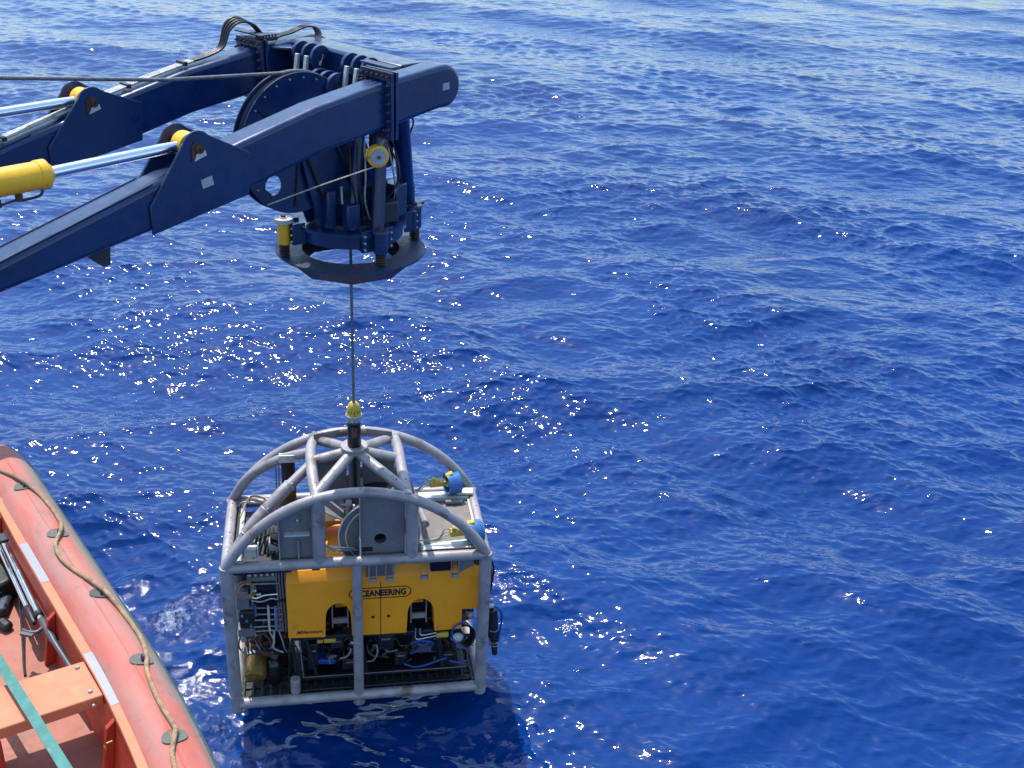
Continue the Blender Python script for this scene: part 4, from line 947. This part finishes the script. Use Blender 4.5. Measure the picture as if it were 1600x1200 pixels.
def thruster(u, v, z, ax, r_):
    o = MB().lathe((u, v, z), ax, [(r_ * .86, -0.08), (r_, -0.09), (r_, 0.09), (r_ * .86, 0.08), (r_ * .86, -0.08)], 28).build('thruster', 'black', rov)
    a = Vector(ax).normalized(); MB().cyl(Vector((u, v, z)) - a * .1, Vector((u, v, z)) + a * .1, r_ * .28, 12).build('thruster_motor', 'darksteel', o)
    x = a.orthogonal().normalized(); y = a.cross(x)
    for k in range(3):
        t = 2.1 * k; d = x * math.cos(t) + y * math.sin(t)
        MB().bar(Vector((u, v, z)) + d * r_ * .25, Vector((u, v, z)) + d * r_ * .82, r_ * .3, 0.008, up=a).build('blade', 'darksteel', o)
thruster(1.62, 0.36, 0.78, (0.3, -1, 0.2), 0.22); thruster(0.30, 0.5, 0.62, (0.2, -1, .3), 0.20); thruster(1.66, 0.5, 1.2, (-.2, -1, .1), 0.17); thruster(-0.12, 0.4, 0.60, (0.2, -1, .3), 0.15)
MB().ball((1.54, 0.22, 0.86), 0.085, 10, (1.2, .7, 1)).build('white_lamp', 'white', rov); MB().ball((1.74, 0.2, 1.30), 0.06, 8).build('camera_head', 'galv', rov); MB().cyl((-0.14, 0.2, 0.92), (-0.03, 0.22, 0.86), 0.035).build('camera_head', 'steel', rov)
blu = [[(0.80, 0.22, 0.80), (0.92, 0.2, 0.86), (1.08, 0.2, 0.84), (1.16, .2, .78), (1.08, .2, .70), (.92, .2, .66), (.8, .2, .62)], [(0.70, 0.2, 0.42), (0.86, 0.18, 0.36), (1.04, .18, .38), (1.2, .18, .44), (1.38, .2, .48)],
       [(1.42, .18, .44), (1.58, .16, .40), (1.74, .18, .42)], [(1.44, .16, 1.02), (1.46, .14, .9), (1.56, .12, .78), (1.72, .12, .68)], [(1.44, .16, 1.02), (1.5, .16, 1.14), (1.66, .15, 1.22)], [(.9, .2, .82), (1.0, .18, .78), (1.1, .2, .84)]]
for P in blu: MB().tube(spline(P), 0.015, 8).build('blue_hose', 'bluehose', rov)
for k in range(75):
    u = random.uniform(-0.85, 1.6); z = random.uniform(0.32, 0.98); v = random.uniform(0.28, 0.6)
    if k % 3 == 0: MB().cyl((u, v, z), (u + random.uniform(-.08, .08), v + random.uniform(0, .1), z + random.uniform(-.1, .1)), random.uniform(.015, .04), 10).build('fitting', random.choice(['galvplate', 'black', 'galvplate', 'rust', 'darksteel']), rov, bevel=.003)
    else:
        P = [(u, v, z)]
        for j in range(3): P.append((P[-1][0] + random.uniform(-.12, .16), v + random.uniform(-.05, .05), min(1.0, max(.3, P[-1][2] + random.uniform(-.14, .14)))))
        MB().tube(spline(P), random.uniform(.008, .017), 6).build('hose', random.choice(['black', 'black', 'black', 'darksteel', 'darksteel', 'galvplate', 'rust']), rov)
for P in ([(0.88, .22, 1.10), (.88, .2, .92), (.96, .2, .90), (1.2, .2, .94)], [(0.95, .22, 1.10), (.95, .2, .99), (1.02, .2, .97), (1.2, .2, 1.0)]): MB().tube(spline(P, 5), 0.010, 6).build('steel_pipe', 'steel', rov)
for P in ([(0.12, .22, .50), (.22, .18, .56), (.28, .16, .72), (.27, .18, .85)], [(-.30, .2, .62), (-.18, .18, .68), (-.12, .2, .8)]): MB().tube(spline(P), 0.013, 8).build('steel_pipe', 'galv', rov)
# dark machinery bulk added behind front frame and arches to shut out sky light
for (u, v, z, d, nm) in ((0.35, 1.15, 0.66, (2.6, 0.5, 0.76), 'dark_rear_bulk'), (-0.75, 0.85, 0.55, (0.30, 0.7, 0.5), 'dark_left_filler'), (0.15, 0.85, 0.44, (0.36, 0.5, 0.36), 'pump_housing'), (1.25, 0.95, 0.62, (0.34, 0.6, 0.66), 'dark_right_filler'),
                         (-0.29, 1.0, 1.35, (0.5, 0.3, 0.7), 'dark_arch_backing'), (0.95, 1.0, 1.35, (0.5, 0.3, 0.7), 'dark_arch_backing')):
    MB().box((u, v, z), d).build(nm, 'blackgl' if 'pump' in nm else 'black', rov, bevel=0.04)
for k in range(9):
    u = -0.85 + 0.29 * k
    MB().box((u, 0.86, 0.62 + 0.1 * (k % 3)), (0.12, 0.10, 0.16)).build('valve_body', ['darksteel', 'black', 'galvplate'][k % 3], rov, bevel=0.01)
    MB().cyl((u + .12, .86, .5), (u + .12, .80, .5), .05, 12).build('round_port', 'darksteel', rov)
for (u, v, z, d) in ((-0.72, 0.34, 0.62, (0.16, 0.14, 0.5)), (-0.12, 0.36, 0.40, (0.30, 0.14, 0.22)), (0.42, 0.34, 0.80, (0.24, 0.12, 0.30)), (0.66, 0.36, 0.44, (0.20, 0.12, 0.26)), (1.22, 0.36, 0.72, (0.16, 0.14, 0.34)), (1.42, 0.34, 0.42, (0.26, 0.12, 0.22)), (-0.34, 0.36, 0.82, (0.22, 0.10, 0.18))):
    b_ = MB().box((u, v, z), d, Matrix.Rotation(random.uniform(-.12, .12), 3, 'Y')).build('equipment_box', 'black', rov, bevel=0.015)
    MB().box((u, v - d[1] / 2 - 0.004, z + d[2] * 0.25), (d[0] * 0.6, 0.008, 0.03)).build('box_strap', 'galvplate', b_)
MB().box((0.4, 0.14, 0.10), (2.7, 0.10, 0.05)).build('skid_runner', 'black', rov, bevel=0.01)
# folded manipulator beyond the right post
mn = MB().cyl((2.10, 0.34, 1.28), (2.14, 0.30, 0.75), 0.085, 16).cyl((2.14, .30, .78), (2.17, .28, .42), .06, 14, .045).box((2.0, .4, 1.25), (.25, .16, .18)).build('manipulator_arm', 'black', rov, bevel=.01)
for z in (0.62, 0.68, 0.92): MB().torus((2.145 - (z - .7) * .06, .298, z), (0.05, -.05, 1), .072, .012, 18, 6).build('arm_band', 'galv', mn)
MB().tube(spline([(1.98, .3, 1.38), (2.14, .24, 1.40), (2.24, .24, 1.25), (2.23, .24, .95), (2.2, .24, .7)]), 0.018, 8).build('arm_hose', 'bluehose', mn)
MB().tube(spline([(1.98, .35, 2.4), (2.09, .34, 2.1), (2.08, .34, 1.8), (2.03, .34, 1.5)]), 0.016, 8).tube(spline([(2.0, .3, 2.3), (2.06, .3, 2.0), (2.03, .3, 1.6)]), 0.012, 8).build('arm_cable', 'black', mn)
MB().ball((2.06, .25, 1.42), .05, 7, (1.2, .8, .8)).build('arm_joint', 'white', mn)

# ------------------------------------------------------------------ the rescue boat (s along the side, n outboard, z up from the gunwale)
BO, BA = (-3.676, 7.151, 7.5), math.radians(-52.07)
boat = thing('rescue_boat', 'faded red rescue boat with inflatable side tube and orange seat at the lower left', 'boat', BO, BA)
TR, TN, TZ = 0.215, 0.195, -0.135
def tube_c(s):          # tube centreline
    n = TN; z = TZ
    if s < -1.70: n -= 0.75 * (-1.70 - s) ** 1.6
    if s > 1.2: n -= 0.035 * (s - 1.2) ** 2
    return Vector((s, n, z))
ss = list(np.linspace(-3.0, 3.6, 90))
def tube_r(s):
    r_ = TR
    if -1.22 < s < -1.02: r_ -= 0.012 * math.cos((s + 1.12) / 0.10 * PI / 2)
    if s < -1.1: r_ += 0.01
    return r_
MB().tube([tube_c(s) for s in ss], [tube_r(s) for s in ss], 48).build('side_tube', 'tube', boat)
MB().tube([tube_c(s) + Vector((0, 0.02, tube_r(s) - 0.003)) for s in ss if s > -1.7], 0.0075, 8).build('seam_ridge', 'tube', boat)
# rubbing strake on the outboard side
rs_ = []
for s in ss:
    c = tube_c(s); rs_.append([c + Vector((0, (TR + d) * math.cos(a), (TR + d) * math.sin(a))) for d, a in ((-0.01, 0.42), (0.012, 0.40), (0.028, 0.18), (0.030, -0.1), (0.018, -0.36), (-0.01, -0.4))])
MB().loft(rs_).build('rubbing_strake', 'greyrub', boat)
# gunwale board and inner side
def gun_n(s): return 0.0 - (0.02 * max(0, s - 1.4) ** 2 * 2.2) + (0.02 * max(0, -s - 0.4)) - (0.0 if s > -1.8 else 0.75 * (-1.8 - s) ** 1.6)
gs = list(np.linspace(-3.2, 3.6, 60))
MB().loft([[(s, gun_n(s) + 0.045, -0.03), (s, gun_n(s) + 0.045, 0.0), (s, gun_n(s) - 0.038, 0.0), (s, gun_n(s) - 0.038, -0.05)] for s in gs]).build('gunwale', 'orange', boat, bevel=0.006)
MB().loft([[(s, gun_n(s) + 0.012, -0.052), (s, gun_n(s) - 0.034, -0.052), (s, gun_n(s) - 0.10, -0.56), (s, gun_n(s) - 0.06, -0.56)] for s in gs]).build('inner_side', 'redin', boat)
# sealing strip between tube and gunwale
MB().loft([[(s, gun_n(s) + 0.047, -0.035), (s, gun_n(s) + 0.047, -0.012), (s, gun_n(s) + 0.075, -0.015), (s, gun_n(s) + 0.085, -0.04)] for s in gs]).build('seal_strip', 'tube', boat)
MB().box((0.2, -0.82, -0.52), (6.8, 1.5, 0.04)).build('boat_floor', 'floor', boat)
for s in (-0.9, 0.62, 1.95):
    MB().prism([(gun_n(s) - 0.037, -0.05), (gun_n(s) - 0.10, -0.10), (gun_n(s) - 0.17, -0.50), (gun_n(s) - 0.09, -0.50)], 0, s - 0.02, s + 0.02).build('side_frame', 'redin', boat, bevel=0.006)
for s0, s1 in ((-0.31, 0.29), (1.275, 1.88)):
    MB().loft([[(s, gun_n(s) + 0.036, 0.0), (s, gun_n(s) + 0.036, 0.0025), (s, gun_n(s) - 0.030, 0.0025), (s, gun_n(s) - 0.030, 0.0)] for s in np.linspace(s0, s1, 8)]).build('reflective_tape', 'tape', boat)
# seat across the boat (runs a little askew to the gunwale)
st_a, st_b = 1.325, 1.735
seat = MB().add([(st_a, -0.045, -0.01), (st_b - 0.0, -0.045, -0.01), (st_b - 0.11, -1.5, -0.01), (st_a - 0.14, -1.5, -0.01), (st_a, -0.045, -0.10), (st_b, -0.045, -0.10), (st_b - 0.11, -1.5, -0.10), (st_a - 0.14, -1.5, -0.10)],
                [(0, 1, 2, 3), (7, 6, 5, 4), (0, 4, 5, 1), (1, 5, 6, 2), (2, 6, 7, 3), (3, 7, 4, 0)]).build('seat', 'orange', boat, bevel=0.01)
for s, n in ((1.377, -0.105), (1.66, -0.108), (1.63, -1.2)): MB().lathe((s, n, -0.01), (0, 0, 1), [(0, 0.014), (0.010, 0.014), (0.017, 0.006), (0.018, 0), (0, 0)], 14).build('bolt', 'galv', seat)
MB().cyl((1.745, -0.12, -0.055), (1.756, -0.12, -0.055), 0.010, 10).build('bolt', 'alu', seat)
MB().box((1.52, -0.9, -0.32), (0.28, 0.4, 0.36)).build('under_seat_shade', 'redin', boat, bevel=0.01)  # added box standing in for the shade under the seat
MB().cyl((2.02, -0.14, -0.17), (2.02, -0.10, -0.17), 0.012).torus((2.03, -0.15, -0.20), (0, 1, 0.2), 0.022, 0.007, 16, 6).build('pad_eye', 'brass', boat)
# grab line pads
def on_tube(s, n_, lift=0.0):
    c = tube_c(s); dn = n_ - c.y; r_ = tube_r(s); dn = max(-r_ * .98, min(r_ * .98, dn)); z = math.sqrt(max(0.0, r_ * r_ - dn * dn))
    nn = Vector((0, dn, z)).normalized(); return c + nn * (r_ + lift), nn
att = [(-1.058, 0.235), (-0.201, 0.262), (0.739, 0.292), (1.621, 0.280), (2.451, 0.190)]
for s, n in att:
    p, nn = on_tube(s, n - 0.012, 0.002)
    t_ = Vector((1, 0, 0)); y = nn.cross(t_)
    vs = []; N = 24
    for h_ in (0.0, 0.008):
        for i in range(N):
            a = 2 * PI * i / N; q = Vector((p.x + 0.065 * math.cos(a), 0, 0)); ang0 = math.atan2(nn.y, nn.z) + 0.085 * math.sin(a) / TR
            c = tube_c(q.x); rr = tube_r(q.x) + 0.002 + h_; vs.append(c + Vector((0, rr * math.sin(ang0), rr * math.cos(ang0))))
    pad = MB().add(vs, [tuple(range(N, 2 * N)), tuple(reversed(range(N)))] + [(i, (i + 1) % N, (i + 1) % N + N, i + N) for i in range(N)]).build('line_pad', 'greyrub', boat)
    MB().torus(p + nn * 0.012, (0.3, nn.z, -nn.y), 0.024, 0.009, 16, 8).build('eyelet', 'darksteel', pad)
# grab line
RP = [(-1.75, 0.02), (-1.30, 0.16), (-1.058, 0.235), (-0.80, 0.300), (-0.42, 0.315), (-0.201, 0.265), (0.0, 0.175), (0.28, 0.175), (0.739, 0.285), (1.0, 0.335), (1.35, 0.345), (1.60, 0.30), (1.78, 0.245), (2.1, 0.205), (2.38, 0.20), (2.451, 0.178), (2.62, 0.10), (2.85, 0.07), (3.1, 0.12), (3.3, 0.2)]
rp = []
for s, n in RP:
    p, nn = on_tube(s, n, 0.014); near = min(abs(s - a[0]) for a in att); rp.append(p + nn * (0.022 if near < 0.02 else 0.002))
tag(MB().tube(spline(rp, 7), 0.0165, 10).build('grab_rope', 'rope', None), 'weathered tan grab rope looped along the boat tube', 'rope', loc=BO, rz=BA)
# boat hooks on the boat's side
hook = thing('boat_hook', 'silver boat hook with grey plastic head lying beside the orange gunwale', 'boat hook', BO, BA)
a, b = Vector((-1.6, -0.04, -0.20)), Vector((0.37, -0.105, -0.20))
MB().cyl(a, b, 0.026, 20).build('shaft', 'chrome', hook)
MB().cyl(b, b + Vector((0.045, -0.002, 0)), 0.034, 20).build('collar', 'black', hook); MB().cyl(b + Vector((.045, -.002, 0)), b + Vector((.095, -.002, 0)), 0.024, 20).build('ferrule', 'chrome', hook)
e = b + Vector((0.09, -0.002, 0)); MB().tube([e, e + Vector((0.02, 0, 0)), e + Vector((0.28, 0.0, -0.0)), e + Vector((0.30, 0, 0)), e + Vector((0.9, 0.03, -0.03))], [0.026, 0.03, 0.027, 0.021, 0.019], 16).build('handle', 'polehandle', hook)
MB().tube(spline([e + Vector((0.10, -0.02, 0)), e + Vector((0.13, -0.07, 0)), e + Vector((0.10, -0.12, 0)), e + Vector((0.05, -0.15, 0))]), [0.016] * 17 + [0.014] * 8, 10).box(e + Vector((0.12, -0.14, 0)), (0.10, 0.03, 0.02), Matrix.Rotation(.7, 3, 'Z')).build('hook', 'polehandle', hook)
hook2 = thing('paddle_shaft', 'second thinner silver pole lying inboard of the boat hook', 'pole', BO, BA)
MB().cyl((-1.5, -0.085, -0.22), (0.22, -0.152, -0.22), 0.019, 18).build('shaft', 'chrome', hook2)
MB().tube([(0.22, -0.152, -0.22), (0.24, -0.153, -0.22), (0.42, -0.158, -0.23), (0.44, -0.158, -0.23)], [0.020, 0.027, 0.025, 0.015], 14).build('grip', 'black', hook2)
MB().tube([(0.15, -0.06, -0.245), (0.50, -0.06, -0.25), (1.2, -0.045, -0.26)], [0.013, 0.017, 0.017], 12).build('blade_edge', 'black', hook2)
# loose things inside the boat
tag(MB().tube(spline([(-0.25, -0.10, -0.26), (0.05, -0.17, -0.36), (0.30, -0.235, -0.44), (0.55, -0.30, -0.485), (0.67, -0.325, -0.49)]), 0.010, 8).build('black_cord', 'black', None), 'short black cord hanging down to the boat floor', 'cord', loc=BO, rz=BA)
ln = thing('mooring_gear', 'tangle of dark line and clips on the boat floor at the left edge', 'gear', BO, BA)
for k in range(5):
    P = [(-0.75 + 0.1 * k, -0.20 - 0.02 * k, -0.42)]
    for j in range(4): P.append((P[-1][0] + random.uniform(0.02, 0.16), P[-1][1] + random.uniform(-.08, .07), -0.46 + random.uniform(0, .06)))
    MB().tube(spline(P), 0.011, 8).build('line', 'black' if k % 2 else 'darksteel', ln)
MB().cyl((-0.42, -0.34, -0.40), (-0.30, -0.22, -0.38), 0.016).build('clip', 'alu', ln); MB().cyl((-0.10, -0.38, -0.42), (0.02, -0.34, -0.42), 0.018).build('clip', 'galv', ln)
for (x, y, z, d, m_) in ((-0.55, -0.22, -0.40, (0.50, 0.20, 0.20), 'black'), (-0.22, -0.24, -0.45, (0.24, 0.10, 0.09), 'darksteel'), (0.02, -0.30, -0.46, (0.14, 0.09, 0.07), 'black'), (-0.38, -0.34, -0.43, (0.3, 0.12, 0.13), 'redin')):  # dark clutter, enlarged to stand in for shade in this corner
    MB().box((x, y, z), d, Matrix.Rotation(random.uniform(-.5, .5), 3, 'Z')).build('gear_shade_bag', m_, ln, bevel=0.03)
MB().box((-0.62, -0.09, -0.09), (0.12, 0.07, 0.03)).build('cleat', 'darksteel', ln, bevel=0.01)
# lashing strap drawn tight over the boat
a, b = Vector((0.75, -0.56, 0.05)), Vector((2.9, -0.425, 0.035))
tag(MB().bar(a, b, 0.072, 0.004).build('lashing_strap', 'strap', None, bevel=0.0015), 'flat green webbing strap stretched over the orange seat', 'strap', loc=BO, rz=BA)
